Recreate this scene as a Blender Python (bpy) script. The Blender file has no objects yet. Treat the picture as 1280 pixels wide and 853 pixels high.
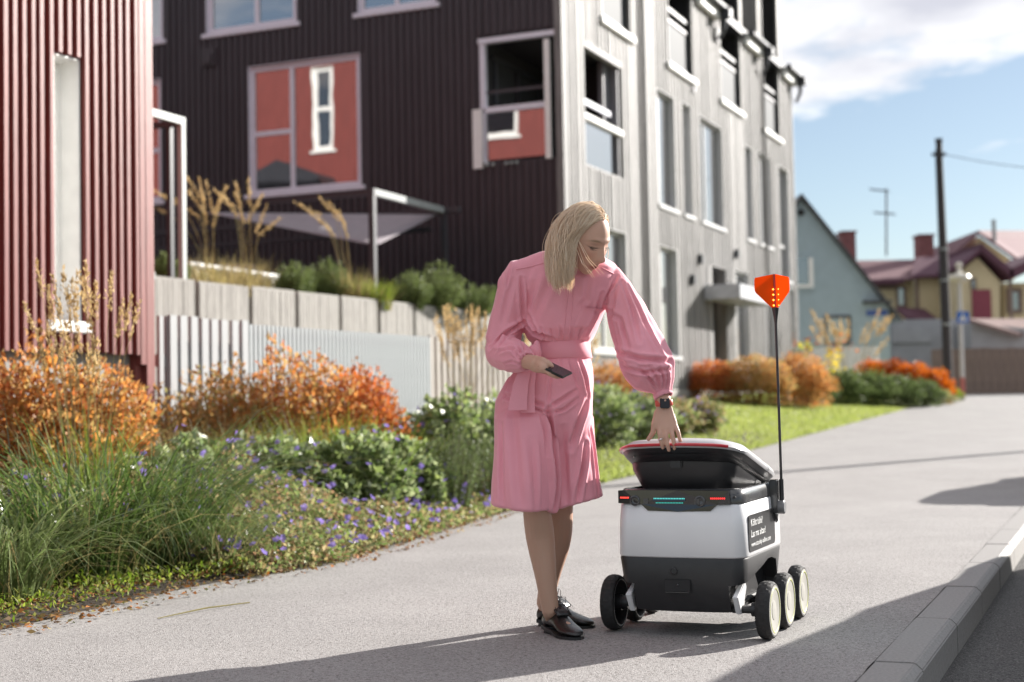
import bpy, bmesh, math, random
import numpy as np
from mathutils import Vector, Matrix, noise
from mathutils.bvhtree import BVHTree

random.seed(7)
RNG = np.random.default_rng(7)
C = bpy.context.scene.collection
SC = bpy.context.scene
rad = math.radians

# ------------------------------------------------------------------ camera
F, H, PITCH, ROLL = 1850.0, 0.82, rad(2.615), rad(1.1)
cam_d = bpy.data.cameras.new('camera')
cam = bpy.data.objects.new('camera', cam_d)
C.objects.link(cam)
cam.location = (0, 0, H)
cam.matrix_world = Matrix.Translation((0, 0, H)) @ Matrix.Rotation(rad(90) + PITCH, 4, 'X') @ Matrix.Rotation(-ROLL, 4, 'Z')
cam_d.sensor_width = 36.0
cam_d.lens = F / 1280.0 * 36.0
cam_d.clip_start, cam_d.clip_end = 0.05, 3000
cam_d.dof.use_dof = True
cam_d.dof.focus_distance = 5.3
cam_d.dof.aperture_fstop = 2.3
SC.camera = cam

# ------------------------------------------------------------------ light
SUN_AZ, SUN_EL = rad(52.6), rad(22)
SUN = Vector((math.sin(SUN_AZ) * math.cos(SUN_EL), math.cos(SUN_AZ) * math.cos(SUN_EL), math.sin(SUN_EL)))
sun_d = bpy.data.lights.new('sun', 'SUN')
sun_d.energy = 5.0
sun_d.angle = rad(0.53)
sun_d.color = (1.0, 0.95, 0.89)
sun = bpy.data.objects.new('sun', sun_d)
sun.rotation_euler = SUN.to_track_quat('Z', 'Y').to_euler()
C.objects.link(sun)

SC.view_settings.view_transform = 'Standard'
SC.view_settings.look = 'None'
SC.view_settings.exposure = 1.3
SC.view_settings.gamma = 1.0
SC.view_settings.use_curve_mapping = False
SC.cycles.max_bounces = 8
SC.cycles.transparent_max_bounces = 12
SC.cycles.caustics_reflective = False
SC.cycles.caustics_refractive = False
SC.cycles.sample_clamp_indirect = 6.0

world = bpy.data.worlds.new('World')
SC.world = world
world.use_nodes = True
wn, wl = world.node_tree.nodes, world.node_tree.links
wn.clear()
def wnode(t, **kw):
    n = wn.new(t)
    for k, v in kw.items():
        setattr(n, k, v)
    return n
sky = wnode('ShaderNodeTexSky', sky_type='NISHITA', sun_disc=False, sun_elevation=SUN_EL, sun_rotation=SUN_AZ,
            altitude=0, air_density=1.0, dust_density=0.25, ozone_density=2.5)
bg = wnode('ShaderNodeBackground')
bg.inputs['Strength'].default_value = 0.06
wout = wnode('ShaderNodeOutputWorld')
# clouds: a broken layer seen along the view direction (direction only, no camera space)
tc = wnode('ShaderNodeTexCoord')
sep = wnode('ShaderNodeSeparateXYZ')
wl.new(tc.outputs['Generated'], sep.inputs[0])
def wmath(op, a, b=None, c=None):
    n = wnode('ShaderNodeMath', operation=op)
    for i, v in enumerate((a, b, c)):
        if v is None:
            continue
        if isinstance(v, (int, float)):
            n.inputs[i].default_value = v
        else:
            wl.new(v, n.inputs[i])
    return n.outputs[0]
zc = wmath('ADD', wmath('MAXIMUM', sep.outputs[2], 0.0), 0.12)
comb = wnode('ShaderNodeCombineXYZ')
wl.new(wmath('DIVIDE', sep.outputs[0], zc), comb.inputs[0])
wl.new(wmath('DIVIDE', sep.outputs[1], zc), comb.inputs[1])
comb.inputs[2].default_value = 1.9
n1 = wnode('ShaderNodeTexNoise')
n1.inputs['Scale'].default_value = 1.75
n1.inputs['Detail'].default_value = 9
n1.inputs['Roughness'].default_value = 0.55
n1.inputs['Distortion'].default_value = 0.25
wl.new(comb.outputs[0], n1.inputs['Vector'])
n2 = wnode('ShaderNodeTexNoise')
n2.inputs['Scale'].default_value = 2.6
n2.inputs['Detail'].default_value = 5
wl.new(comb.outputs[0], n2.inputs['Vector'])
# cloud cover thins out towards the horizon
lift = wmath('MULTIPLY', wmath('SUBTRACT', sep.outputs[2], 0.23), 1.7)
lift = wmath('MINIMUM', wmath('MAXIMUM', lift, -0.3), 0.055)
dens = wmath('ADD', n1.outputs['Fac'], lift)
ramp = wnode('ShaderNodeValToRGB')
ramp.color_ramp.elements[0].position = 0.475
ramp.color_ramp.elements[1].position = 0.57
wl.new(dens, ramp.inputs[0])
cramp = wnode('ShaderNodeValToRGB')
cramp.color_ramp.elements[0].position = 0.35
cramp.color_ramp.elements[0].color = (4.9, 5.0, 5.6, 1)
cramp.color_ramp.elements[1].position = 0.62
cramp.color_ramp.elements[1].color = (8.2, 8.2, 8.3, 1)
wl.new(n2.outputs['Fac'], cramp.inputs[0])
mixc = wnode('ShaderNodeMixRGB')
hsv = wnode('ShaderNodeHueSaturation')
hsv.inputs['Saturation'].default_value = 0.78
hsv.inputs['Value'].default_value = 0.8
wl.new(sky.outputs[0], hsv.inputs['Color'])
wl.new(ramp.outputs[0], mixc.inputs[0])
wl.new(hsv.outputs[0], mixc.inputs[1])
wl.new(cramp.outputs[0], mixc.inputs[2])
wl.new(mixc.outputs[0], bg.inputs['Color'])
wl.new(bg.outputs[0], wout.inputs[0])

# ------------------------------------------------------------------ survey helpers
CP, SP, CR, SR = math.cos(PITCH), math.sin(PITCH), math.cos(ROLL), math.sin(ROLL)
def ray(x, y):
    u, v = (x - 640) / F, -(y - 426.5) / F
    q = (u * CR + v * SR, 1.0, -u * SR + v * CR)
    return Vector((q[0], CP * q[1] - SP * q[2], SP * q[1] + CP * q[2]))
EYE = Vector((0, 0, H))
def pt(x, y, Y):
    d = ray(x, y)
    return EYE + d * (Y / d.y)
def ptz(x, y, z=0.0):
    d = ray(x, y)
    return EYE + d * ((z - H) / d.z)

def slope(Y):                                   # the street climbs gently away from the viewer
    t = max(0.0, Y - 14.0)
    return 0.026 * t
EDGE = [(-4.2, 0.0), (-3.0, 3.6), (-1.97, 5.84), (-1.54, 7.07), (-1.0, 8.06), (-0.09, 11.85), (0.98, 15.54), (3.4, 20.92), (10.87, 40.0), (17.2, 56.0)]
def edge_x(Y):
    for (xa, ya), (xb, yb) in zip(EDGE, EDGE[1:]):
        if Y <= yb:
            return xa + (xb - xa) * (Y - ya) / (yb - ya)
    return EDGE[-1][0] + .39 * (Y - 56)
def gz(X, Y):                                   # ground height: street slope plus the banked lawn beside the building
    z = slope(Y)
    e = (edge_x(Y) - X) * .93
    if e > 0:
        w = min(1, max(0, (Y - 14) / 8))
        z += min(e, 5) * (.12 * w) + min(e, 3) * .02
    return z
def gpt(x, y):
    d = ray(x, y)
    t = 1.0
    while t < 120:
        p = EYE + d * t
        if p.z <= gz(p.x, p.y):
            return p
        t += .02
    return p

# ------------------------------------------------------------------ object helpers
ORG = {}
def prop(o, label=None, cat=None, group=None, kind=None):
    if label: o['label'] = label
    if cat: o['category'] = cat
    if group: o['group'] = group
    if kind: o['kind'] = kind
    return o
def thing(name, loc, label, cat, group=None):
    o = bpy.data.objects.new(name, None)
    o.empty_display_size = .1
    C.objects.link(o)
    o.location = loc
    ORG[o.name] = Vector(loc)
    return prop(o, label, cat, group)
def link(name, me, parent=None, loc=None):
    o = bpy.data.objects.new(name, me)
    C.objects.link(o)
    if parent:
        o.parent = parent
        ORG[o.name] = org(parent)
    if loc is not None:
        o.location = loc
    return o
def org(parent):
    return ORG.get(parent.name, Vector((0, 0, 0))) if parent else Vector((0, 0, 0))

class MB:
    """collects shapes, builds ONE mesh object (world coordinates in, stored relative to the thing's base)"""
    def __init__(s):
        s.v, s.f, s.m, s.cur = [], [], [], 0
    def add(s, vs, fs):
        b = len(s.v)
        s.v += [tuple(p) for p in vs]
        s.f += [tuple(i + b for i in f) for f in fs]
        s.m += [s.cur] * len(fs)
    def obox(s, o, ax, ay, az):
        o, ax, ay, az = Vector(o), Vector(ax), Vector(ay), Vector(az)
        vs = [o + ax * i + ay * j + az * k for k in (0, 1) for j in (0, 1) for i in (0, 1)]
        fs = [(0, 2, 3, 1), (4, 5, 7, 6), (0, 1, 5, 4), (2, 6, 7, 3), (0, 4, 6, 2), (1, 3, 7, 5)]
        if ax.cross(ay).dot(az) < 0:
            fs = [f[::-1] for f in fs]
        s.add(vs, fs)
    def box(s, a, b):
        s.obox(a, (b[0] - a[0], 0, 0), (0, b[1] - a[1], 0), (0, 0, b[2] - a[2]))
    def rings(s, rr, cap=True, closed=False):
        n = len(rr[0]); b = len(s.v)
        vs = [p for r in rr for p in r]
        fs = []
        N = len(rr)
        for i in range(N - (0 if closed else 1)):
            for j in range(n):
                a, c = i * n + j, i * n + (j + 1) % n
                d, e = ((i + 1) % N) * n + (j + 1) % n, ((i + 1) % N) * n + j
                fs.append((a, c, d, e))
        if cap and not closed:
            fs.append(tuple(range(n))[::-1])
            fs.append(tuple((N - 1) * n + k for k in range(n)))
        s.add(vs, fs)
    def tube(s, pts, r, n=8, cap=True, flat=1.0, up=None):
        pts = [Vector(p) for p in pts]
        if not isinstance(r, (list, tuple)):
            r = [r] * len(pts)
        rr = []
        t0 = (pts[1] - pts[0]).normalized()
        u = Vector(up) if up else (Vector((0, 0, 1)) if abs(t0.z) < .9 else Vector((1, 0, 0)))
        for i, p in enumerate(pts):
            t = (pts[min(i + 1, len(pts) - 1)] - pts[max(i - 1, 0)]).normalized()
            u = (u - t * u.dot(t)).normalized()
            w = t.cross(u)
            rr.append([p + (u * math.cos(2 * math.pi * k / n) * flat + w * math.sin(2 * math.pi * k / n)) * r[i] for k in range(n)])
        s.rings(rr, cap)
    def limb(s, pts, r, n=16):
        """tube with rounded ends"""
        pts = [Vector(p) for p in pts]; r = list(r)
        t0 = (pts[0] - pts[1]).normalized(); t1 = (pts[-1] - pts[-2]).normalized()
        P, Rr = [], []
        for a in (85, 60, 30):
            P.append(pts[0] + t0 * r[0] * math.sin(rad(a))); Rr.append(r[0] * math.cos(rad(a)))
        P += pts; Rr += r
        for a in (30, 60, 85):
            P.append(pts[-1] + t1 * r[-1] * math.sin(rad(a))); Rr.append(r[-1] * math.cos(rad(a)))
        s.tube(P, Rr, n)
    def lathe(s, o, axis, prof, n=32, up=None, cap=False, fn=None):
        o, a = Vector(o), Vector(axis).normalized()
        u = Vector(up) if up else (Vector((0, 0, 1)) if abs(a.z) < .9 else Vector((1, 0, 0)))
        u = (u - a * u.dot(a)).normalized(); w = a.cross(u)
        rr = []
        for k, (r, h) in enumerate(prof):
            ring = []
            for i in range(n):
                th = 2 * math.pi * i / n
                q = r + (fn(k, i) if fn else 0)
                ring.append(o + a * h + (u * math.cos(th) + w * math.sin(th)) * q)
            rr.append(ring)
        s.rings(rr, cap)
    def prism(s, poly, vec):
        poly = [Vector(p) for p in poly]; vec = Vector(vec); n = len(poly)
        nrm = Vector((0, 0, 0))
        for i in range(n):
            nrm += poly[i].cross(poly[(i + 1) % n])
        if nrm.dot(vec) > 0:
            poly = poly[::-1]
        vs = poly + [p + vec for p in poly]
        fs = [tuple(range(n)), tuple(range(2 * n - 1, n - 1, -1))]
        fs += [(i, i + n, (i + 1) % n + n, (i + 1) % n) for i in range(n)]
        s.add(vs, fs)
    def ball(s, c, rx, ry=None, rz=None, n=16, m=10, M=None):
        ry = ry or rx; rz = rz or rx
        c = Vector(c); rr = []
        for i in range(m + 1):
            ph = math.pi * (i + .02) / (m + .04)
            rr.append([])
            for j in range(n):
                th = 2 * math.pi * j / n
                p = Vector((rx * math.sin(ph) * math.cos(th), ry * math.sin(ph) * math.sin(th), -rz * math.cos(ph)))
                rr[-1].append(c + (M @ p if M else p))
        s.rings(rr, True)
    def mesh(s, name, mats, off=Vector((0, 0, 0)), smooth=False, bevel=0):
        me = bpy.data.meshes.new(name)
        me.from_pydata([(p[0] - off.x, p[1] - off.y, p[2] - off.z) for p in s.v], [], s.f)
        for m in (mats if isinstance(mats, (list, tuple)) else [mats]):
            me.materials.append(m)
        if any(s.m):
            me.polygons.foreach_set('material_index', s.m)
        if bevel:
            bm = bmesh.new(); bm.from_mesh(me)
            ed = [e for e in bm.edges if len(e.link_faces) == 2 and e.calc_face_angle(0) > .5]
            bmesh.ops.bevel(bm, geom=ed, offset=bevel, segments=2, affect='EDGES', clamp_overlap=True)
            bm.to_mesh(me); bm.free()
        if smooth:
            me.polygons.foreach_set('use_smooth', [True] * len(me.polygons))
            if smooth != 'all':
                try:
                    me.set_sharp_from_angle(angle=rad(smooth if smooth is not True else 40))
                except Exception:
                    pass
        me.update()
        return me
    def build(s, name, mats, parent=None, smooth=False, bevel=0):
        return link(name, s.mesh(name, mats, org(parent), smooth, bevel), parent)

def stuff(o):
    o['kind'] = 'stuff'
    return o
def structure(o, label=None):
    o['kind'] = 'structure'
    if label: o['label'] = label
    return o

def np_obj(name, V, Fc, mat, parent=None, smooth=False):
    """mesh object from numpy arrays (quads), fast"""
    V = np.asarray(V, np.float32); Fc = np.asarray(Fc, np.int32)
    o3 = org(parent)
    V = V - np.array(o3[:], np.float32)
    me = bpy.data.meshes.new(name)
    k = Fc.shape[1]
    me.vertices.add(len(V)); me.vertices.foreach_set('co', V.ravel())
    me.loops.add(Fc.size); me.loops.foreach_set('vertex_index', Fc.ravel())
    me.polygons.add(len(Fc)); me.polygons.foreach_set('loop_start', np.arange(0, Fc.size, k, dtype=np.int32))
    me.update(calc_edges=True)
    if smooth:
        me.polygons.foreach_set('use_smooth', [True] * len(Fc))
    me.materials.append(mat)
    return link(name, me, parent)

# ------------------------------------------------------------------ materials
def srgb(r, g, b):
    f = lambda c: (c / 255 / 12.92) if c / 255 <= .04045 else ((c / 255 + .055) / 1.055) ** 2.4
    return (f(r), f(g), f(b), 1)
def mat(name, col, rough=.6, metal=0, var=.12, scale=8, bump=0, bscale=60, spec=.5, col2=None, stretch=None, coat=0, sheen=0, detail=6, emit=None, estr=0, trans=0):
    m = bpy.data.materials.new(name); m.use_nodes = True
    nt = m.node_tree; N, L = nt.nodes, nt.links
    p = N['Principled BSDF']
    if len(col) == 3: col = (*col, 1)
    p.inputs['Roughness'].default_value = rough
    p.inputs['Metallic'].default_value = metal
    p.inputs['Specular IOR Level'].default_value = spec
    p.inputs['Coat Weight'].default_value = coat
    p.inputs['Coat Roughness'].default_value = .08
    p.inputs['Sheen Weight'].default_value = sheen
    p.inputs['Sheen Roughness'].default_value = .4
    tcn = N.new('ShaderNodeTexCoord')
    src = tcn.outputs['Object']
    if stretch:
        mp = N.new('ShaderNodeMapping'); mp.inputs['Scale'].default_value = stretch
        L.new(src, mp.inputs[0]); src = mp.outputs[0]
    if var or col2:
        nz = N.new('ShaderNodeTexNoise'); nz.inputs['Scale'].default_value = scale; nz.inputs['Detail'].default_value = detail
        L.new(src, nz.inputs['Vector'])
        rp = N.new('ShaderNodeValToRGB')
        rp.color_ramp.elements[0].position = .33; rp.color_ramp.elements[1].position = .67
        c2 = col2 if col2 else tuple(min(1, c * (1 + var)) for c in col[:3])
        c1 = col if col2 else tuple(c * (1 - var) for c in col[:3])
        rp.color_ramp.elements[0].color = (*c1[:3], 1); rp.color_ramp.elements[1].color = (*c2[:3], 1)
        L.new(nz.outputs['Fac'], rp.inputs[0]); L.new(rp.outputs[0], p.inputs['Base Color'])
    else:
        p.inputs['Base Color'].default_value = col
    if bump:
        nb = N.new('ShaderNodeTexNoise'); nb.inputs['Scale'].default_value = bscale; nb.inputs['Detail'].default_value = 5
        L.new(src, nb.inputs['Vector'])
        bp = N.new('ShaderNodeBump'); bp.inputs['Strength'].default_value = bump; bp.inputs['Distance'].default_value = .01
        L.new(nb.outputs['Fac'], bp.inputs['Height']); L.new(bp.outputs[0], p.inputs['Normal'])
    if emit:
        p.inputs['Emission Color'].default_value = (*emit[:3], 1); p.inputs['Emission Strength'].default_value = estr
    return m
def leafmat(name, cols, trans=.45, rough=.5, spec=.3, extra=None):
    """foliage: every leaf island takes its own tint; light passes through"""
    m = bpy.data.materials.new(name); m.use_nodes = True
    nt = m.node_tree; N, L = nt.nodes, nt.links
    p = N['Principled BSDF']; out = N['Material Output']
    g = N.new('ShaderNodeNewGeometry')
    rp = N.new('ShaderNodeValToRGB'); rp.color_ramp.interpolation = 'LINEAR'
    els = rp.color_ramp.elements
    if len(cols) == 1: cols = [cols[0], cols[0]]
    while len(els) < len(cols): els.new(.5)
    for i, c in enumerate(cols):
        els[i].position = i / max(1, len(cols) - 1); els[i].color = (*c[:3], 1)
    L.new(g.outputs['Random Per Island'], rp.inputs[0])
    L.new(rp.outputs[0], p.inputs['Base Color'])
    p.inputs['Roughness'].default_value = rough; p.inputs['Specular IOR Level'].default_value = spec
    tr = N.new('ShaderNodeBsdfTranslucent'); L.new(rp.outputs[0], tr.inputs['Color'])
    hs = N.new('ShaderNodeHueSaturation'); hs.inputs['Saturation'].default_value = 1.05; hs.inputs['Value'].default_value = 1.35
    L.new(rp.outputs[0], hs.inputs['Color']); L.new(hs.outputs[0], tr.inputs['Color'])
    mx = N.new('ShaderNodeMixShader'); mx.inputs[0].default_value = trans
    L.new(p.outputs[0], mx.inputs[1]); L.new(tr.outputs[0], mx.inputs[2]); L.new(mx.outputs[0], out.inputs[0])
    return m
def glassmat(name, refl=.5, dark=(.012, .014, .018), rough=.01, tint=(1, 1, 1)):
    m = bpy.data.materials.new(name); m.use_nodes = True
    nt = m.node_tree; N, L = nt.nodes, nt.links
    out = N['Material Output']; p = N['Principled BSDF']
    p.inputs['Base Color'].default_value = (*dark, 1); p.inputs['Roughness'].default_value = .3; p.inputs['Specular IOR Level'].default_value = .2
    gl = N.new('ShaderNodeBsdfGlossy'); gl.inputs['Roughness'].default_value = rough; gl.inputs['Color'].default_value = (*tint, 1)
    tcn = N.new('ShaderNodeTexCoord'); nz = N.new('ShaderNodeTexNoise'); nz.inputs['Scale'].default_value = .9
    L.new(tcn.outputs['Object'], nz.inputs['Vector'])
    bp = N.new('ShaderNodeBump'); bp.inputs['Strength'].default_value = .035; bp.inputs['Distance'].default_value = .05
    L.new(nz.outputs['Fac'], bp.inputs['Height']); L.new(bp.outputs[0], gl.inputs['Normal'])
    mx = N.new('ShaderNodeMixShader'); mx.inputs[0].default_value = refl
    L.new(p.outputs[0], mx.inputs[1]); L.new(gl.outputs[0], mx.inputs[2]); L.new(mx.outputs[0], out.inputs[0])
    return m
def aggregate(name, base, dark, light, fine=260, rough=.75, bump=.35, patch=.1):
    """asphalt: stone chips of their own tints in a binder, slight patches"""
    m = bpy.data.materials.new(name); m.use_nodes = True
    nt = m.node_tree; N, L = nt.nodes, nt.links
    p = N['Principled BSDF']; p.inputs['Roughness'].default_value = rough; p.inputs['Specular IOR Level'].default_value = .18
    tcn = N.new('ShaderNodeTexCoord')
    vo = N.new('ShaderNodeTexVoronoi'); vo.inputs['Scale'].default_value = fine; L.new(tcn.outputs['Object'], vo.inputs['Vector'])
    sepc = N.new('ShaderNodeSeparateColor'); L.new(vo.outputs['Color'], sepc.inputs[0])
    rp = N.new('ShaderNodeValToRGB'); e = rp.color_ramp.elements
    e[0].position = 0; e[0].color = (*dark, 1)
    e[1].position = .3; e[1].color = (*base, 1)
    k = e.new(.8); k.color = (*base, 1)
    k = e.new(1.0); k.color = (*light, 1)
    L.new(sepc.outputs[0], rp.inputs[0])
    nz = N.new('ShaderNodeTexNoise'); nz.inputs['Scale'].default_value = 1.1; nz.inputs['Detail'].default_value = 8; nz.inputs['Roughness'].default_value = .65
    L.new(tcn.outputs['Object'], nz.inputs['Vector'])
    r2 = N.new('ShaderNodeValToRGB'); r2.color_ramp.elements[0].position = .3; r2.color_ramp.elements[1].position = .7
    r2.color_ramp.elements[0].color = (1 - patch, 1 - patch, 1 - patch, 1); r2.color_ramp.elements[1].color = (1 + patch, 1 + patch, 1 + patch, 1)
    L.new(nz.outputs['Fac'], r2.inputs[0])
    # coarse pits
    v2 = N.new('ShaderNodeTexNoise'); v2.inputs['Scale'].default_value = 65; v2.inputs['Detail'].default_value = 4; L.new(tcn.outputs['Object'], v2.inputs['Vector'])
    r3 = N.new('ShaderNodeValToRGB'); r3.color_ramp.elements[0].position = .33; r3.color_ramp.elements[1].position = .45
    r3.color_ramp.elements[0].color = (.5, .48, .47, 1); r3.color_ramp.elements[1].color = (1, 1, 1, 1)
    L.new(v2.outputs['Fac'], r3.inputs[0])
    mu = N.new('ShaderNodeMixRGB'); mu.blend_type = 'MULTIPLY'; mu.inputs[0].default_value = 1
    L.new(rp.outputs[0], mu.inputs[1]); L.new(r2.outputs[0], mu.inputs[2])
    mv = N.new('ShaderNodeMixRGB'); mv.blend_type = 'MULTIPLY'; mv.inputs[0].default_value = 1
    L.new(mu.outputs[0], mv.inputs[1]); L.new(r3.outputs[0], mv.inputs[2])
    L.new(mv.outputs[0], p.inputs['Base Color'])
    ad = N.new('ShaderNodeMath'); ad.operation = 'ADD'
    L.new(vo.outputs['Distance'], ad.inputs[0]); L.new(v2.outputs['Fac'], ad.inputs[1])
    bp = N.new('ShaderNodeBump'); bp.inputs['Strength'].default_value = bump; bp.inputs['Distance'].default_value = .006
    L.new(ad.outputs[0], bp.inputs['Height']); L.new(bp.outputs[0], p.inputs['Normal'])
    return m

M = {}
M['path'] = aggregate('path_asphalt', (.322, .311, .303), (.17, .163, .158), (.45, .435, .425))
M['street'] = aggregate('street_asphalt', (.10, .097, .094), (.03, .03, .03), (.2, .19, .185), fine=180, bump=.6)
M['kerb'] = mat('kerb_granite', (.25, .24, .23), .65, var=.14, scale=90, bump=.15, bscale=220)
M['soil'] = mat('soil', (.045, .032, .022), .95, var=.4, scale=20, bump=.8, bscale=40)
M['lawn'] = mat('lawn_turf', (.19, .205, .06), .8, var=.3, scale=3, bump=.5, bscale=60, col2=(.26, .26, .085))
M['ground'] = mat('field', (.10, .10, .05), .9, var=.2, scale=.4)
M['concrete'] = mat('concrete', (.30, .285, .262), .8, var=.13, scale=9, bump=.2, bscale=70, stretch=(3, 3, .6))
M['white'] = mat('white_paint', (.8, .8, .78), .4, var=.04)
M['whitemetal'] = mat('white_metal', (.42, .45, .435), .35, var=.05)
M['lilac'] = mat('window_frame_paint', (.70, .70, .78), .35, var=.04)
M['darkmetal'] = mat('dark_steel', (.035, .037, .045), .4, var=.1)
M['black'] = mat('black_plastic', (.016, .016, .018), .38, var=.15, scale=20)
M['gray'] = mat('grey_timber', (.198, .192, .186), .62, var=.30, scale=5, bump=.35, bscale=18, stretch=(6, 6, .35), spec=.45)
M['dark'] = mat('dark_timber', (.031, .0245, .031), .5, var=.25, scale=4, bump=.2, bscale=18, stretch=(6, 6, .35), spec=.5)
M['red'] = mat('red_timber', (.19, .047, .04), .5, var=.2, scale=5, bump=.2, bscale=25, stretch=(8, 8, .4), spec=.45)
M['glass'] = glassmat('coated_glass', .36)
M['glass_gray'] = mat('frosted_glass', (.062, .07, .078), .6, var=.05, spec=.12)
M['framegray'] = mat('frame_grey_white', (.46, .46, .465), .45, var=.05)
M['jamb'] = mat('jamb_grey', (.16, .16, .175), .5, var=.05)
M['navy'] = glassmat('navy_glass', .2, (.045, .052, .095))
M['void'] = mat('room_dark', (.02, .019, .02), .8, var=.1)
# ------------------------------------------------------------------ the setting: ground, path, street, kerb, lawn, bed
def sheet(name, left, right, Y0, Y1, step, dz, m, label, nx=6, zf=None):
    """ground strip between two x(Y) curves"""
    ys = []
    y = Y0
    while y < Y1 + 1e-6:
        ys.append(y); y += step if y < 60 else step * 6
    b = MB(); vs = []; fs = []
    for y in ys:
        a, c = left(y), right(y)
        for i in range(nx + 1):
            x = a + (c - a) * i / nx
            vs.append((x, y, (zf(x, y) if zf else slope(y)) + dz))
    n = nx + 1
    for j in range(len(ys) - 1):
        for i in range(nx):
            fs.append((j * n + i, j * n + i + 1, (j + 1) * n + i + 1, (j + 1) * n + i))
    b.add(vs, fs)
    return structure(b.build(name, m), label)
TK = math.tan(rad(22.5))
def kerb_x(Y): return 2.11 + TK * (Y - 7.09)
def wob(Y): return .03 * noise.noise(Vector((0, Y * 1.3, 5))) + .015 * noise.noise(Vector((3, Y * 6, 5)))
sheet('ground', lambda y: -600, lambda y: 600, -60, 900, 10, -.35, M['ground'], 'rough ground running to the horizon under everything', nx=8)
sheet('path', lambda y: edge_x(y) + wob(y) - .02, lambda y: kerb_x(y) - .004 + .007 * noise.noise(Vector((7, y * 9, 0))) if y < 44 else kerb_x(y) + (y - 44) * 3.0, -8, 75, .0625 if False else .125, 0, M['path'], 'pale grey asphalt footpath between the flower bed and the kerb')
sheet('street', lambda y: kerb_x(y) + .05, lambda y: kerb_x(y) + 9, -12, 46, .5, -.125, M['street'], 'dark asphalt street below the kerb')
sheet('soil_bed', lambda y: edge_x(y) - 3.6, lambda y: edge_x(y) + .02 , -2, 24, .25, -.006, M['soil'], 'dark soil of the flower bed beside the path', nx=8, zf=lambda x, y: gz(x, y) + (.025 if x < edge_x(y) - .2 else 0))
sheet('kerb_joint', lambda y: kerb_x(y) - .08, lambda y: kerb_x(y) + .02, -8, 44, .5, -.010, mat('joint_dirt', (.09, .082, .075), .95, var=.3, scale=30), 'dark dirt filled joint between path and kerb', nx=1)
AA = rad(23.4)
DA = Vector((math.sin(AA), math.cos(AA), 0)); NA = Vector((math.cos(AA), -math.sin(AA), 0))
DB = Vector((-math.cos(AA), math.sin(AA), 0)); NB = Vector((-math.sin(AA), -math.cos(AA), 0))
C0 = Vector((pt(703, 150, 25.3).x, 25.3, 0))
def lawn_left(y):
    return max(C0.x + (y - 25.3) * math.tan(AA) - .3, edge_x(y) - 4.2) if y > 24 else edge_x(y) - 4.2
lawn = sheet('lawn', lawn_left, lambda y: edge_x(y) + .04 * noise.noise(Vector((1, y * 2, 0))), 15.2, 56, .4, .006, M['lawn'], 'mown green lawn beside the path', nx=10, zf=gz)
# kerb stones, one by one
kerb = bpy.data.objects.new('kerb', None); C.objects.link(kerb); structure(kerb, 'row of pale granite kerb stones between path and street')
def kerbstone_mesh(L):
    w, h = .15, .26
    prof = [(0, -h), (0, 0), (w - .025, 0), (w, -.022), (w, -h)]
    b = MB()
    b.rings([[(x, y, z) for x, z in prof] for y in (0.004, L - .004)], True)
    return b.mesh('kerb_stone', M['kerb'], bevel=.004)
km = kerbstone_mesh(1.0)
kd = Vector((TK, 1, 0)).normalized()
for i in range(-7, 44):
    s = 5.62 / math.cos(rad(22.5)) + i * 1.0
    p = Vector((kerb_x(0), 0, 0)) + kd * s
    o = link('kerb_stone', km, kerb, (p.x, p.y, slope(p.y) + .006 + random.uniform(-.002, .002)))
    o.rotation_euler = (0.0, 0, -rad(22.5) + random.uniform(-.002, .002))
# raised terrace behind the retaining wall
LA = rad(26.5)
LD = Vector((math.sin(LA), math.cos(LA), 0)); LN = Vector((math.cos(LA), -math.sin(LA), 0))
FW = pt(195, 394, 12.0); FW.z = 0                # fence line start
RW = pt(220, 348, 17.0); RW.z = 0                # retaining wall line (at the frame's left)
TER = 2.28
b = MB()
tp = [RW - LD * 8 + LN * -.06, RW + LD * 9.0 - LN * .06, C0 + NB * .02 + DB * .3, C0 + DB * 22 + NB * .02]
b.prism([Vector((p.x, p.y, -.3)) for p in tp], (0, 0, TER + .3 - .02))
structure(b.build('terrace', M['soil']), 'raised planting terrace behind the concrete wall')

# ------------------------------------------------------------------ the apartment building: dark facade and grey facade
apt = thing('apartment_building', C0, 'tall apartment block with dark ribbed gable wall and pale grey timber front', 'building')
class Fr:                                       # facade frame: s along, d outward, z up
    def __init__(s, o, a, n): s.o, s.a, s.n = Vector(o), Vector(a), Vector(n)
    def p(s, u, z, d=0): return s.o + s.a * u + s.n * d + Vector((0, 0, z))
FA, FB = Fr(C0, DA, NA), Fr(C0, DB, NB)
def fbox(b, fr, u0, u1, z0, z1, d0, d1):
    b.obox(fr.p(u0, z0, d0), fr.a * (u1 - u0), fr.n * (d1 - d0), (0, 0, z1 - z0))
def wall(fr, L, Ht, holes, name, m, parent, thick=.12, z00=0, u00=0):
    us = sorted({u00, L, *[h[0] for h in holes], *[h[1] for h in holes]})
    zs = sorted({z00, Ht, *[h[2] for h in holes], *[h[3] for h in holes]})
    b = MB()
    for a, c in zip(us, us[1:]):
        run = None
        for e, g in zip(zs, zs[1:]):
            inside = any(h[0] <= a + 1e-6 and h[1] >= c - 1e-6 and h[2] <= e + 1e-6 and h[3] >= g - 1e-6 for h in holes)
            if not inside:
                fbox(b, fr, a, c, e, g, -thick, 0)
    return b.build(name, m, parent)
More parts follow.
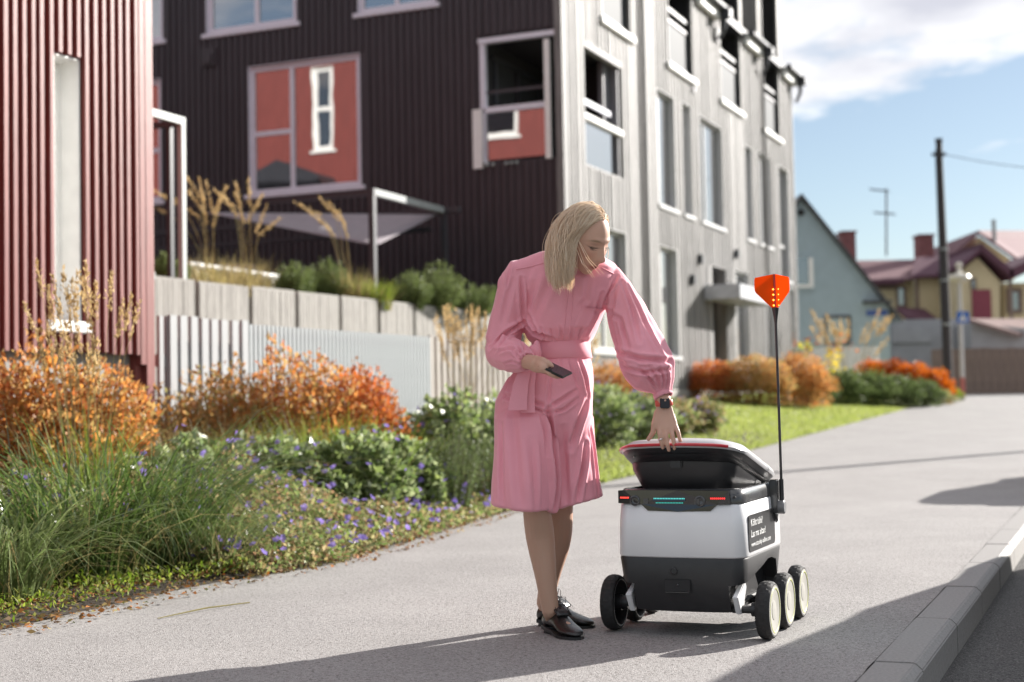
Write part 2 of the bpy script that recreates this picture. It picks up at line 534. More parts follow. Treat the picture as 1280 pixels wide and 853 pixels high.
def ribs(fr, us, Ht, holes, wid, dep, name, m, parent, z00=0, join=True):
    b = MB()
    for u in us:
        w = wid * random.uniform(.85, 1.1)
        iv = [(z00, Ht)]
        for h in holes:
            if h[0] - .02 < u + w and h[1] + .02 > u:
                nv = []
                for a, c in iv:
                    if h[3] + .03 <= a or h[2] - .03 >= c: nv.append((a, c)); continue
                    if a < h[2] - .03: nv.append((a, h[2] - .03))
                    if c > h[3] + .03: nv.append((h[3] + .03, c))
                iv = nv
        dd = dep * random.uniform(.85, 1.15)
        for a, c in iv:
            fbox(b, fr, u, u + w, a, c, .0, dd)
    return stuff(b.build(name, m, parent))
def window(fr, u0, u1, z0, z1, parent, rec=.1, fw=.07, mull=(), rails=(), sill=True, fm=None, gm=None, sill_out=.06, reveal=None, sm=None):
    fm = fm or (M['framegray'] if fr is FA else M['white']); gm = gm or M['glass']
    w = MB()
    fbox(w, fr, u0, u0 + fw, z0, z1, -rec - .06, -rec); fbox(w, fr, u1 - fw, u1, z0, z1, -rec - .06, -rec)
    fbox(w, fr, u0 + fw, u1 - fw, z0, z0 + fw, -rec - .06, -rec - .001); fbox(w, fr, u0 + fw, u1 - fw, z1 - fw, z1, -rec - .06, -rec - .001)
    for x in mull: fbox(w, fr, x - fw / 2, x + fw / 2, z0 + fw, z1 - fw, -rec - .058, -rec - .003)
    for (x0, x1, z) in rails: fbox(w, fr, x0, x1, z - fw / 2, z + fw / 2, -rec - .057, -rec - .004)
    # lining of the opening
    t = .012
    fbox(w, fr, u0 - t, u0 + .002, z0, z1, -rec - .06, .012); fbox(w, fr, u1 - .002, u1 + t, z0, z1, -rec - .06, .012)
    fbox(w, fr, u0 - t, u1 + t, z1 - .002, z1 + t, -rec - .06, .012)
    f = w.build('window', fm, parent, bevel=0)
    xs = [u0 + fw] + [x for x in sorted(mull)] + [u1 - fw]
    for a, c in zip(xs, xs[1:]):
        g = MB(); fbox(g, fr, a, c, z0 + fw, z1 - fw, -rec - .04, -rec - .03)
        g.build('pane', gm, f)
    if sill:
        q = MB(); fbox(q, fr, u0 - .1, u1 + .1, z0 - .09, z0 - .003, -rec, sill_out)
        q.build('sill', sm or fm, f, bevel=.01)
    return f
ZE = 10.0
# openings of the grey front (metres along the wall, measured from the corner)
WA = [(1.1, 3.14, 5.18, 7.37), (5.35, 6.55, 4.96, 7.36), (7.15, 7.75, 4.96, 7.4), (8.5, 10.35, 4.96, 7.34), (12.5, 13.2, 4.96, 7.3),
      (13.85, 15.1, 4.96, 7.33), (16.1, 17.25, 4.2, 7.3), (5.3, 6.5, 1.85, 4.1), (11.25, 12.45, 1.85, 4.05), (1.2, 3.2, 1.85, 4.12),
      (9.2, 10.45, 1.2, 4.0), (14.2, 15.4, 1.85, 4.05), (17.0, 17.6, 1.85, 4.0)]
DORM = [(2.05, 3.75), (6.15, 8.05), (10.3, 12.25), (14.5, 16.4)]
WA += [(a, c, 8.06, ZE) for a, c in DORM]
WB = [(3.97, 6.36, 4.95, 7.38), (5.3, 7.3, 8.13, 10.1), (2.4, 3.97, 8.12, 10.1), (.12, 1.55, 5.15, 7.4), (8.34, 10.0, 8.15, 10.1), (8.4, 10.2, 5.0, 7.38)]
wall(FA, 18.1, ZE, WA, 'grey_wall', M['gray'], apt)
wall(FB, 17.5, 13.0, WB, 'dark_wall', M['dark'], apt, u00=.001)
us = []; u = .1
while u < 18.0:
    us.append(u); dense = (3.2 < u < 4.2) or (4.45 < u < 5.15) or (.5 < u < 1.0) or (10.7 < u < 12.3)
    u += random.uniform(.1, .13) if dense else random.uniform(.15, .24)
ribs(FA, us, ZE, WA, .075, .022, 'grey_cladding', M['gray'], apt)
us = []; u = .06
while u < 17.3:
    us.append(u); u += .142
ribs(FB, us, 13.0, WB, .07, .03, 'dark_cladding', M['dark'], apt)
cb = MB(); fbox(cb, FA, -.09, .13, 0, ZE, .0, .05); fbox(cb, FB, -.05, .1, 0, 13, .002, .05); cb.build('corner_board', M['gray'], apt)
# dormers over the eaves, each with a loggia
for a, c in DORM:
    b = MB()
    for u0, u1 in ((a - .3, a), (c, c + .3)):
        fbox(b, FA, u0, u1, ZE, 13.2, -1.2, .0)
    fbox(b, FA, a - .3, c + .3, 13.2, 13.5, -4, .15)
    b.build('dormer', M['gray'], apt)
    w = MB()
    fbox(w, FA, a, c, 8.06, 13.2, -.62, -.6)
    g = w.build('loggia_glazing', M['navy'], apt)
    w = MB(); mid = (a + c) / 2
    for x in (a, c):
        fbox(w, FA, x - .02 if x == a else x - .05, x + .05 if x == a else x + .02, ZE if False else 8.1, 13.2, -.03, .03)
    w.build('loggia_post', M['gray'], apt)
    w = MB(); fbox(w, FA, a - .12, c + .12, 7.92, 8.06, -.05, .1); w.build('sill', M['white'], apt, bevel=.02)
    w = MB(); fbox(w, FA, a + .05, c - .05, 8.2, 9.02, -.1, -.085); gp = w.build('glass_railing', M['glass_gray'], apt)
    w = MB(); fbox(w, FA, a + .04, c - .04, 9.025, 9.1, -.12, -.06); w.build('handrail', M['jamb'], gp)
    w = MB(); fbox(w, FA, a + .04, c - .04, 9.27, 9.35, -.12, -.06); w.build('upper_rail', M['jamb'], gp)
    w = MB(); fbox(w, FA, a + .04, c - .04, 8.08, 8.19, -.12, -.06); w.build('lower_rail', M['jamb'], gp)
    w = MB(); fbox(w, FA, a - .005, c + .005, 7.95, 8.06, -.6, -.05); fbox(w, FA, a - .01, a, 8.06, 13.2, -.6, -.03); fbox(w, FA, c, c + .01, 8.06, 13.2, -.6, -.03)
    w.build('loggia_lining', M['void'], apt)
# eaves, gutters, downpipes
for (a, c) in ((4.1, 5.85), (8.35, 10.0), (12.55, 14.2), (16.7, 18.15)):
    b = MB(); fbox(b, FA, a, c, ZE - .16, ZE + .14, 0.0, .16); e = b.build('fascia', M['white'], apt, bevel=.02)
    b = MB()
    g0 = c - .28
    b.tube([FA.p(a, ZE + .12, .24), FA.p(c + .08, ZE + .12, .24)], .085, 10)
    b.tube([FA.p(c + .02, ZE + .06, .24), FA.p(c + .02, ZE - .35, .22), FA.p(c + .0, ZE - .6, .1)], [.08, .05, .045], 10)
    fbox(b, FA, c - .12, c + .14, ZE - .12, ZE + .1, .12, .4)
    b.build('gutter', M['darkmetal'], apt)
rf = MB()
rf.prism([FA.p(0, ZE + .02, .1), FA.p(0, ZE + .2, .1), FA.p(0, ZE + 3.4, -5), FA.p(0, ZE + .02, -5)], DA * 18.1)
rf.build('roof', M['darkmetal'], apt)
bk = MB(); fbox(bk, FA, 17.98, 18.1, 0, ZE, -12, -.125); bk.build('end_wall', M['gray'], apt)
# windows of the grey front
window(FA, *WA[1], apt, mull=(5.75,)); window(FA, *WA[2], apt); window(FA, *WA[3], apt, mull=(9.2,)); window(FA, *WA[4], apt)
window(FA, *WA[5], apt, mull=(14.5,)); window(FA, *WA[6], apt, rails=((16.17, 17.18, 5.15),)); window(FA, *WA[7], apt, mull=(5.7,)); window(FA, *WA[8], apt, mull=(11.7,))
window(FA, *WA[9], apt, mull=(2.2,)); window(FA, *WA[11], apt, mull=(14.8,)); window(FA, *WA[12], apt)
# corner loggia: dark room open to both fronts, glass balustrades
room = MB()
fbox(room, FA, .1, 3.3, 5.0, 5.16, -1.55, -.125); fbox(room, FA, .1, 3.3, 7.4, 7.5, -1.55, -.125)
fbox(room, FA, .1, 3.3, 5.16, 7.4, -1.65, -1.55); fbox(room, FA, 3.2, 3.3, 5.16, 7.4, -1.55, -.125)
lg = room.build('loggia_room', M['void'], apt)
q = MB()
for u in (.6, 1.6, 2.7): fbox(q, FA, u, u + .07, 5.16, 7.1, -1.548, -1.5)
fbox(q, FA, .5, 3.1, 7.1, 7.17, -1.548, -1.5)
q.build('inner_frame', M['darkmetal'], lg)
g = MB(); fbox(g, FA, 1.12, 2.62, 5.2, 5.98, -.06, -.045); gr = g.build('glass_railing', M['glass'], apt)
g = MB(); fbox(g, FA, 1.05, 3.14, 5.98, 6.1, -.08, .03); g.build('handrail', M['white'], gr, bevel=.015)
g = MB(); fbox(g, FA, 1.12, 2.7, 6.3, 6.4, -.12, -.07); g.build('upper_rail', M['lilac'], gr)
g = MB(); fbox(g, FA, 2.68, 3.12, 5.2, 7.36, -.3, -.2); fbox(g, FA, 3.02, 3.12, 5.2, 7.36, -.19, -.04); g.build('loggia_jamb', M['jamb'], apt)
g = MB(); fbox(g, FA, 1.1, 3.14, 7.3, 7.42, -.12, .02); g.build('loggia_lintel', M['gray'], apt)
g = MB(); fbox(g, FB, .3, 1.5, 5.2, 6.02, -.06, -.045); gr = g.build('glass_railing', M['glass'], apt)
g = MB(); fbox(g, FB, .3, 1.52, 6.03, 6.13, -.09, .0); g.build('handrail', M['lilac'], gr)
g = MB(); fbox(g, FB, .3, 1.52, 6.38, 6.43, -.1, -.06); g.build('upper_rail', M['darkmetal'], gr)
g = MB(); fbox(g, FB, .1, 1.57, 7.27, 7.36, -.1, .02); fbox(g, FB, 1.45, 1.55, 5.15, 7.27, -.1, .0); g.build('loggia_frame', M['lilac'], apt)
g = MB(); fbox(g, FB, .2, .3, 5.12, 7.2, .0, .06); g.build('loggia_trim', M['white'], apt)
g = MB(); fbox(g, FB, 1.5, 1.68, 5.05, 6.1, .035, .06); g.build('loggia_trim', M['white'], apt)
g = MB()
for u in (.85, .95, 1.05, 1.3, 1.42): g.ball(FB.p(u, 5.1, .05), .03, n=8, m=6)
g.build('rail_fixing', M['whitemetal'], apt)
# windows of the dark gable wall
window(FB, *WB[0], apt, rec=.05, fw=.09, mull=(5.45,), rails=((5.5, 6.3, 6.1),), fm=M['lilac'], sill_out=.07)
window(FB, *WB[1], apt, rec=.05, fw=.1, mull=(6.2,), fm=M['lilac']); window(FB, *WB[2], apt, rec=.05, fw=.09, fm=M['lilac'], mull=(3.2,))
window(FB, *WB[4], apt, rec=.05, fw=.09, fm=M['lilac']); window(FB, *WB[5], apt, rec=.05, fw=.09, fm=M['lilac'], rails=((8.5, 10.1, 6.0),))
g = MB(); fbox(g, FB, 7.08, 7.4, 7.5, 7.85, .03, .07); fbox(g, FB, 7.15, 7.33, 7.56, 7.72, .07, .1); g.build('wall_vent', M['dark'], apt)
# entrance: door, canopy, lamps
d = MB(); fbox(d, FA, 9.25, 9.85, 1.2, 3.15, -.3, -.25); fbox(d, FA, 9.9, 10.42, 1.2, 3.95, -.3, -.25); fbox(d, FA, 9.25, 9.85, 3.25, 3.95, -.3, -.25)
dr = d.build('entrance_door', M['glass'], apt)
d = MB(); fbox(d, FA, 9.84, 9.91, 1.2, 4.0, -.3, -.2); d.build('door_frame', mat('oak', (.45, .25, .1), .5), dr)
d = MB(); fbox(d, FA, 9.2, 9.215, 1.2, 4.0, -.3, .0); d.build('door_reveal', M['gray'], dr)
d = MB(); fbox(d, FA, 10.435, 10.45, 1.2, 4.0, -.3, .0); d.build('door_reveal', M['gray'], dr)
d = MB(); fbox(d, FA, 8.45, 11.6, 3.17, 3.5, .024, .85); d.build('canopy', mat('canopy_metal', (.42, .43, .46), .4), apt, bevel=.015)
for u, z in ((8.05, 3.95), (7.4, 3.45), (11.2, 4.35)):
    d = MB(); fbox(d, FA, u, u + .14, z, z + .2, .02, .12); d.build('wall_lamp', M['darkmetal'], apt)
for u in (4.3, 14.3):
    d = MB(); d.tube([FA.p(u, .3, .08), FA.p(u, ZE - .6, .08)], .045, 10); d.build('downpipe', M['gray'], apt)
for u, z in ((7.9, 7.75), (10.0, 9.35)):
    d = MB(); fbox(d, FA, u, u + .16, z, z + .35, .02, .06); d.build('vent_grille', M['darkmetal'], apt)
d = MB(); fbox(d, FA, -.05, 18.1, 0, 1.15, 0.023, .07); d.build('plinth', M['concrete'], apt)
# hanging flower basket at the far corner
hb = thing('hanging_basket', FA.p(17.3, 2.2, .3), 'small white hanging basket of flowers on the far grey corner', 'flower basket')
d = MB(); d.lathe(FA.p(17.3, 2.0, .3), (0, 0, 1), [(.04, 0), (.2, .12), (.24, .3), (.22, .3)], 14); d.build('bowl', M['white'], hb, smooth=True)

# ------------------------------------------------------------------ red house on the left
H0 = FW + LD * -.25 + LN * .12
H0.z = 0
FH = Fr(H0, -LD, LN)                              # u runs from the corner towards the viewer
HBK = Fr(H0, Vector((-math.cos(LA), math.sin(LA), 0)), LD)   # back wall
house = thing('red_house', H0, 'red timber house clad in raised vertical battens, white slit window', 'house')
def hu(x, y=300):                                  # pixel -> u on the house wall
    d = ray(x, y); t = (H0 - EYE).dot(LN) / d.dot(LN); P = EYE + d * t
    return (P - H0).dot(-LD), P.z
wz0, wz1 = hu(80, 401)[1], hu(80, 72)[1]
wu0, wu1 = hu(98)[0], hu(67)[0]
zb = hu(90, 437)[1]
HW = [(wu0, wu1, wz0, wz1)]
wall(FH, 9, 11.1, HW, 'front_wall', M['red'], house, z00=zb, thick=.14)
us_h = []
u = .13
while u < 5.2:
    us_h.append(u); u += random.choice((.088, .092, .094, .084, .097))
def batten(u, w, z0, z1):
    b = MB()
    pr = [FH.p(u, z0, .001), FH.p(u, z0, .038), FH.p(u + .006, z0, .045), FH.p(u + w - .006, z0, .045), FH.p(u + w, z0, .038), FH.p(u + w, z0, .001)]
    b.prism(pr, (0, 0, z1 - z0))
    b.build('batten', M['red'], house)
for u in us_h:
    w = random.uniform(.044, .05)
    zz = zb - random.uniform(.01, .03)
    if u + w > wu0 - .01 and u < wu1 + .01:
        batten(u, w, wz1 + .02, 11.1)
        batten(u, w, zz, wz0 - .06)
    else:
        batten(u, w, zz, 11.1)
wf = window(FH, *HW[0], house, rec=.16, fw=.045, gm=M['white'], sill_out=.05)
b = MB(); fbox(b, FH, -.03, .06, -.1, 11.1, -.12, .05); b.build('corner_board', M['red'], house)
b = MB(); fbox(b, FH, .062, .125, zb - 0.1, 11.1, .001, .047); b.build('corner_board', M['red'], house)
b = MB(); fbox(b, FH, -.045, -.032, 1.9, 1.96, .0, .05); b.build('bracket', M['whitemetal'], house)
b = MB(); fbox(b, FH, .13, 9, -.3, zb - .02, -.2, -.06); b.build('plinth', M['concrete'], house)
b = MB(); fbox(b, FH, .2, .32, -.2, .95, -.055, -.0); b.build('plinth_post', M['white'], house)
BW = [(8.5, 9.7, 8.35, 10.6), (14.2, 14.85, 8.4, 10.85), (3.5, 4.6, 8.35, 10.6)]
wall(HBK, 21, 11.1, BW, 'back_wall', M['red'], house, thick=.14)
b = MB(); b.prism([HBK.p(16.9, 7.0, .01), HBK.p(14.0, 7.0, .01), HBK.p(14.2, 7.55, .01), HBK.p(15.5, 8.05, .01), HBK.p(16.7, 7.5, .01)], LD * 1.0); b.build('porch_roof', M['darkmetal'], house)
for h in BW: window(HBK, *h, house, rec=.06, fw=.12, rails=((h[0] + .1, h[1] - .1, (h[2] + h[3]) / 2),))
b = MB(); b.prism([FH.p(.1, 11.1, .1), FH.p(.1, 11.25, .1), FH.p(9.2, 11.25, .1), FH.p(9.2, 11.1, .1)], LN * -21); b.build('roof_block', M['darkmetal'], house)

# ------------------------------------------------------------------ fence of pale slats
fence = thing('slat_fence', FW, 'pale grey and white slat fence in three panels below the concrete wall', 'fence')
def fu(x, y=420):
    d = ray(x, y); t = (FW - EYE).dot(LN) / d.dot(LN); P = EYE + d * t
    return (P - FW).dot(LD), P.z
M['slatwhite'] = mat('slat_white', (.31, .322, .33), .5, var=.1, scale=4, stretch=(8, 8, .5), bump=.1)
M['slatblue'] = mat('slat_pale_blue', (.32, .345, .355), .4, var=.07, scale=4)
M['slatwood'] = mat('slat_weathered', (.33, .30, .265), .7, var=.2, scale=5, stretch=(8, 8, .5), bump=.2)
FE = Fr(FW, LD, LN)
def slat(u0, u1, z0, z1, d0, d1, m, cache={}):
    k = (round(u1 - u0, 3), round(z1 - z0, 2), round(d1 - d0, 3), m.name)
    if k not in cache:
        b = MB(); b.obox((0, 0, 0), LD * k[0], LN * k[2], (0, 0, k[1]))
        cache[k] = b.mesh('slat', m)
    p = FE.p(u0, z0, d0) - FW
    o = link('slat', cache[k], fence, p)
zt = fu(250, 398)[1]
for x in (196, 204.5):
    u = fu(x)[0]; slat(u, u + .05, -.1, zt, 0, .03, M['slatwhite'])
for x in (206.5, 219.5, 233, 246.5, 258.5, 271, 284.5, 297):
    u = fu(x)[0]; slat(u, u + .085, -.1, zt + random.uniform(-.01, .01), 0.02, .055, M['slatwhite'])
u = fu(309)[0]
ue = fu(532)[0]
while u < ue:
    slat(u, u + .042, -.1, zt - .02, 0, .03, M['slatblue']); u += .066
ue2 = fu(700)[0]; u = ue + .05
while u < ue2:
    slat(u, u + .075, -.1, zt + random.uniform(-.03, .02), .0, .03, M['slatwood']); u += .135
b = MB()
for z in (zt - .42, .35):
    b = MB(); fbox(b, FE, .02, fu(306)[0], z, z + .1, -.035, .018); b.build('rail', M['slatwhite'], fence)
b = MB(); fbox(b, FE, .12, fu(303)[0], -.1, zt - .2, -.07, -.045); b.build('backing_sheet', mat('fence_board_back', (.20, .215, .225), .7, var=.1), fence)
b = MB(); fbox(b, FE, fu(309)[0], ue, -.1, zt - .1, -.03, -.004); b.build('backing_sheet', mat('fence_sheet', (.09, .125, .135), .5), fence)
for z in (zt - .4, .35):
    b = MB(); fbox(b, FE, ue + .02, ue2, z, z + .09, -.04, -.002); b.build('rail', M['slatwood'], fence)
b = MB(); fbox(b, FE, fu(303)[0], fu(308)[0], -.1, zt - .02, -.06, .02); b.build('post', M['slatblue'], fence)

# ------------------------------------------------------------------ retaining wall of cast concrete panels
rwall = thing('retaining_wall', RW, 'stepped row of board marked concrete panels holding the terrace', 'wall')
FR = Fr(RW, LD, LN)
def ru(x, y=360):
    d = ray(x, y); t = (RW - EYE).dot(LN) / d.dot(LN); P = EYE + d * t
    return (P - RW).dot(LD), P.z
rz = ru(300, 356)[1]
js = [ru(x)[0] for x in (245.5, 312.5, 370.3, 424.9, 472.5, 516.6, 559.0)]
st = js[1] - js[0]
js = [js[0] - st * k for k in range(6, 0, -1)] + js + [js[-1] + st * k for k in range(1, 5)]
for i, (a, c) in enumerate(zip(js, js[1:])):
    b = MB(); g = .035
    fbox(b, FR, a + g, c - g, -.2, rz + random.uniform(-.012, .012), -.12, 0)
    k = 14                                           # board marks cast into the face
    for q in range(k):
        u0 = a + g + .01 + (c - a - 2 * g - .02) * q / k
        fbox(b, FR, u0 + .004, u0 + (c - a - 2 * g) / k - .004, -.2, rz - .03, .0005, .004 + .008 * random.random())
    b.build('concrete_panel', M['concrete'], rwall)
b = MB(); fbox(b, FR, js[0], js[-1], -.2, rz - .1, -.2, -.13); b.build('backing_wall', M['void'], rwall)
# ------------------------------------------------------------------ pergola with its shade sail, porch frame
P0 = pt(465, 240, 22.3); P0z = P0.z
per = thing('pergola', (P0.x, P0.y, TER), 'dark steel pergola frame standing against the dark wall above the terrace', 'pergola')
q = .075
P0g = Vector((P0.x, P0.y, 0))
def pillar(b, base, z0, z1, w=.09):
    b.obox(base + Vector((0, 0, z0)) - DA * w / 2 - DB * w / 2, DA * w, DB * w, (0, 0, z1 - z0))
P1g = P0g + DA * 2.45; P2g = P0g + DB * 6.2; P3g = P1g + DB * 6.2
for nm, bs in (('post', P0g), ('post', P1g), ('post', P2g), ('post', P3g)):
    b = MB(); pillar(b, bs, TER - .1, P0z - .05); b.build(nm, M['darkmetal'], per)
def beam(name, a, c, z, par, m, w=.09, h=.1):
    d = (c - a); dn = d.normalized(); sd = Vector((-dn.y, dn.x, 0))
    b = MB(); b.obox(a + Vector((0, 0, z)) - sd * w / 2, d, sd * w, (0, 0, h)); return b.build(name, m, par)
M['steelgray'] = mat('painted_steel', (.30, .32, .32), .35, var=.08)
beam('beam', P0g + DA * .05, P1g - DA * .05, P0z - .05, per, M['steelgray'])
beam('beam', P0g - DB * .05, P2g + DB * .05, P0z - .05, per, M['darkmetal'])
beam('beam', P1g - DB * .3, P3g, P0z - .052, per, M['darkmetal'])
beam('beam', P1g + DB * .2 - DA * .1, P3g - DA * .1, P0z - .35, per, M['darkmetal'], h=.07)
def sq(x, y, Y): return pt(x, y, Y)
sailm = mat('sail_cloth', (.27, .235, .255), .8, var=.06, sheen=.2)
sail = thing('shade_sail', P1g + Vector((0, 0, P0z - .4)), 'triangular greyish mauve shade sail stretched under the pergola', 'shade sail')
sv = [sq(256, 266, 24.8), sq(545, 269, 24.4), sq(470, 306, 22.4), sq(355, 300, 23.6)]
rows = []
n = 14
b = MB()
A0, A1, A2 = sv[0], sv[1], sv[2] + Vector((0, 0, -.02))
vs, fs = [], []
idx = {}
for i in range(n + 1):
    for j in range(n + 1 - i):
        a, c = i / n, j / n
        p = A0 * (1 - a - c) + A1 * a + A2 * c
        inw = (1 - a - c) * a + a * c + c * (1 - a - c)
        p = p + Vector((0, 0, -.45 * (1 - a - c) * a * c * 3 + .0)) + (A0 + A1 + A2 - 3 * p) * .0
        idx[i, j] = len(vs); vs.append(p)
for i in range(n):
    for j in range(n - i):
        fs.append((idx[i, j], idx[i + 1, j], idx[i, j + 1]))
        if j < n - i - 1: fs.append((idx[i + 1, j], idx[i + 1, j + 1], idx[i, j + 1]))
b.add(vs, fs)
s_o = b.build('cloth', sailm, sail, smooth='all')
md = s_o.modifiers.new('thick', 'SOLIDIFY'); md.thickness = .006
b = MB(); b.tube([A1, P1g + Vector((0, 0, P0z - .1))], .01, 6); b.tube([A2, P0g + Vector((0, 0, A2.z + .1))], .01, 6); b.build('cable', M['darkmetal'], sail)

PF = pt(226.5, 152, 17.6)
pf = thing('porch_frame', (PF.x, PF.y, TER), 'pale painted steel porch frame beside the red house corner', 'porch frame')
PFg = Vector((PF.x, PF.y, 0))
b = MB(); pillar(b, PFg, TER - .1, PF.z - .04, .07); b.build('post', M['whitemetal'], pf)
b = MB(); pillar(b, PFg - LD * .0 + DB * .17, TER - .1, PF.z - .04, .06); b.build('post', M['darkmetal'], pf)
dn = DA
beam('beam', PFg - DA * 3.2, PFg + DA * .035, PF.z - .04, pf, M['whitemetal'], w=.075, h=.085)
b = MB(); pillar(b, PFg - DA * 3.1, TER - .1, PF.z - .04, .07); b.build('post', M['whitemetal'], pf)
beam('beam', PFg + DB * .05, PFg + DB * 3, PF.z - .05, pf, M['darkmetal'], w=.06, h=.07)

# low white rail and garden seat on the terrace
tr = thing('terrace_rail', (RW.x, RW.y, TER), 'low white rail crossing the terrace behind the dry grasses', 'rail')
a, c = pt(236, 331, 19.6), pt(348, 347, 21.0)
b = MB(); b.tube([a, c], .045, 8); b.build('rail', M['white'], tr)
b = MB()
for t in (.08, .5, .92):
    p = a.lerp(c, t); b.tube([(p.x, p.y, TER - .05), p], .025, 6)
b.build('post', M['white'], tr)
gs = pt(292, 330, 21.8)
seat = thing('garden_sofa', (gs.x, gs.y, TER), 'lilac grey cushioned garden seat under the shade sail', 'garden seat')
b = MB(); b.box((gs.x - .4, gs.y - .3, TER + .02), (gs.x + .3, gs.y + .4, TER + .42)); b.build('seat', sailm, seat, bevel=.05)
b = MB(); b.box((gs.x - .4, gs.y + .3, TER + .42), (gs.x + .3, gs.y + .45, TER + .78)); b.build('backrest', sailm, seat, bevel=.05)
b = MB(); b.box((gs.x + .31, gs.y - .3, TER + .02), (gs.x + .45, gs.y + .45, TER + .6)); b.build('armrest', sailm, seat, bevel=.04)

# ------------------------------------------------------------------ houses at the end of the street
def gable_house(name, label, x0, x1, Yf, z0, ze, za, depth, wallm, roofm, ang=0, over=.35):
    """gable end towards the viewer; x0..x1 at distance Yf"""
    t = thing(name, ((x0 + x1) / 2, Yf, z0), label, 'house')
    a = Vector((math.cos(ang), math.sin(ang), 0)); dn = Vector((-a.y, a.x, 0))
    o = Vector((x0, Yf, 0)); Wd = x1 - x0
    prof = [o + Vector((0, 0, z0)), o + a * Wd + Vector((0, 0, z0)), o + a * Wd + Vector((0, 0, ze)), o + a * Wd / 2 + Vector((0, 0, za)), o + Vector((0, 0, ze))]
    b = MB(); b.prism(prof, dn * depth); b.build('wall', wallm, t)
    for sgn in (0, 1):
        e = o + a * (Wd * sgn) ; rdg = o + a * Wd / 2
        k = (za - ze) / (Wd / 2)
        out = a * (over if sgn else -over)
        pe = e + out + Vector((0, 0, ze - k * over + .03)); pr = rdg + Vector((0, 0, za + .03))
        b = MB(); b.prism([pe, pr, pr + Vector((0, 0, .16)), pe + Vector((0, 0, .14))], dn * (depth + .5))
        for i in range(len(b.v)):
            b.v[i] = tuple(Vector(b.v[i]) - dn * .25)
        b.build('roof', roofm, t)
    return t, Fr(o, a, -dn), o, a, dn
def simple_window(fr, u0, u1, z0, z1, parent, fm, fw=.1):
    b = MB()
    fbox(b, fr, u0, u0 + fw, z0, z1, .0, .07); fbox(b, fr, u1 - fw, u1, z0, z1, .0, .07)
    fbox(b, fr, u0 + fw, u1 - fw, z0, z0 + fw, .0, .068); fbox(b, fr, u0 + fw, u1 - fw, z1 - fw, z1, .0, .068)
    w = b.build('window', fm, parent)
    b = MB(); fbox(b, fr, u0 + fw, u1 - fw, z0 + fw, z1 - fw, .0, .03); b.build('pane', M['glass'], w)
    return w
M['siding'] = mat('blue_grey_boards', (.34, .425, .47), .6, var=.05, scale=3)
M['roofdark'] = mat('dark_roof_sheet', (.06, .06, .065), .5, var=.2)
M['roofred'] = mat('oxide_red_tiles', (.17, .095, .105), .8, spec=.2, var=.15, scale=6, bump=.3, bscale=8)
M['roofred2'] = mat('dark_red_tiles', (.11, .05, .07), .75, spec=.25, var=.15, scale=6, bump=.3, bscale=8)
M['yellow'] = mat('ochre_render', (.60, .50, .31), .8, var=.05, scale=2)
M['brick'] = mat('chimney_brick', (.2, .075, .075), .8, var=.25, scale=9)
M['brown'] = mat('brown_boards', (.19, .135, .11), .7, var=.15, scale=4)
M['greywall'] = mat('grey_render', (.36, .36, .375), .8, var=.08, scale=2)
Yg = 50.0
pr_ = pt(1115, 375, Yg); pa = pt(1000, 250, Yg)
xr, xa, ze_, za_ = pr_.x, pa.x, pr_.z - .35, pa.z
gh, gfr, go, ga, gdn = gable_house('gabled_house', 'blue grey boarded house with a steep dark gable roof', 2 * xa - xr + .15, xr - .1, Yg, .3, ze_, za_, 9, M['siding'], M['roofdark'])
b = MB(); z = 1.1
Wd = xr - .1 - (2 * xa - xr + .15)
while z < za_ - .3:
    hw = Wd / 2 if z < ze_ else Wd / 2 * (za_ - z) / (za_ - ze_)
    fbox(b, gfr, Wd / 2 - hw + .02, Wd / 2 + hw - .02, z, z + .15, .0, .02); z += .165
stuff(b.build('siding', M['siding'], gh))
def gu(x, y): p = pt(x, y, Yg); return p.x - go.x, p.z
u1, z1 = gu(1019, 319); u0, z0 = gu(990, 364)
simple_window(gfr, u0, u1, z0, z1, gh, M['siding'], .09)
b = MB(); fbox(b, gfr, u0 + .1, u1 - .1, z0 + .1, z0 + .2, .03, .1); fbox(b, gfr, u1 - .24, u1 - .1, z0 + .2, z1 - .1, .03, .1); b.build('window_sash', M['white'], gh)
u0, z0 = gu(1031, 432); u1, z1 = gu(1063, 394)
simple_window(gfr, u0, u1, z0, z1, gh, M['roofdark'], .1)
u0, z0 = gu(1078, 380); u1, z1 = gu(1113, 376)
b = MB(); fbox(b, gfr, u0, u1, z0, z1, .02, .3); b.build('ledge', M['roofdark'], gh)
u0, z0 = gu(1083, 395); u1, z1 = gu(1109, 388)
b = MB(); fbox(b, gfr, u0, u1, z0, z1, .025, .06); b.build('street_name_plate', mat('blue_plate', (.05, .10, .32), .4, var=0), gh)
b = MB(); b.ball(gfr.p(*gu(1001, 266), .03), .12, n=12, m=6); b.build('vent', M['void'], gh)

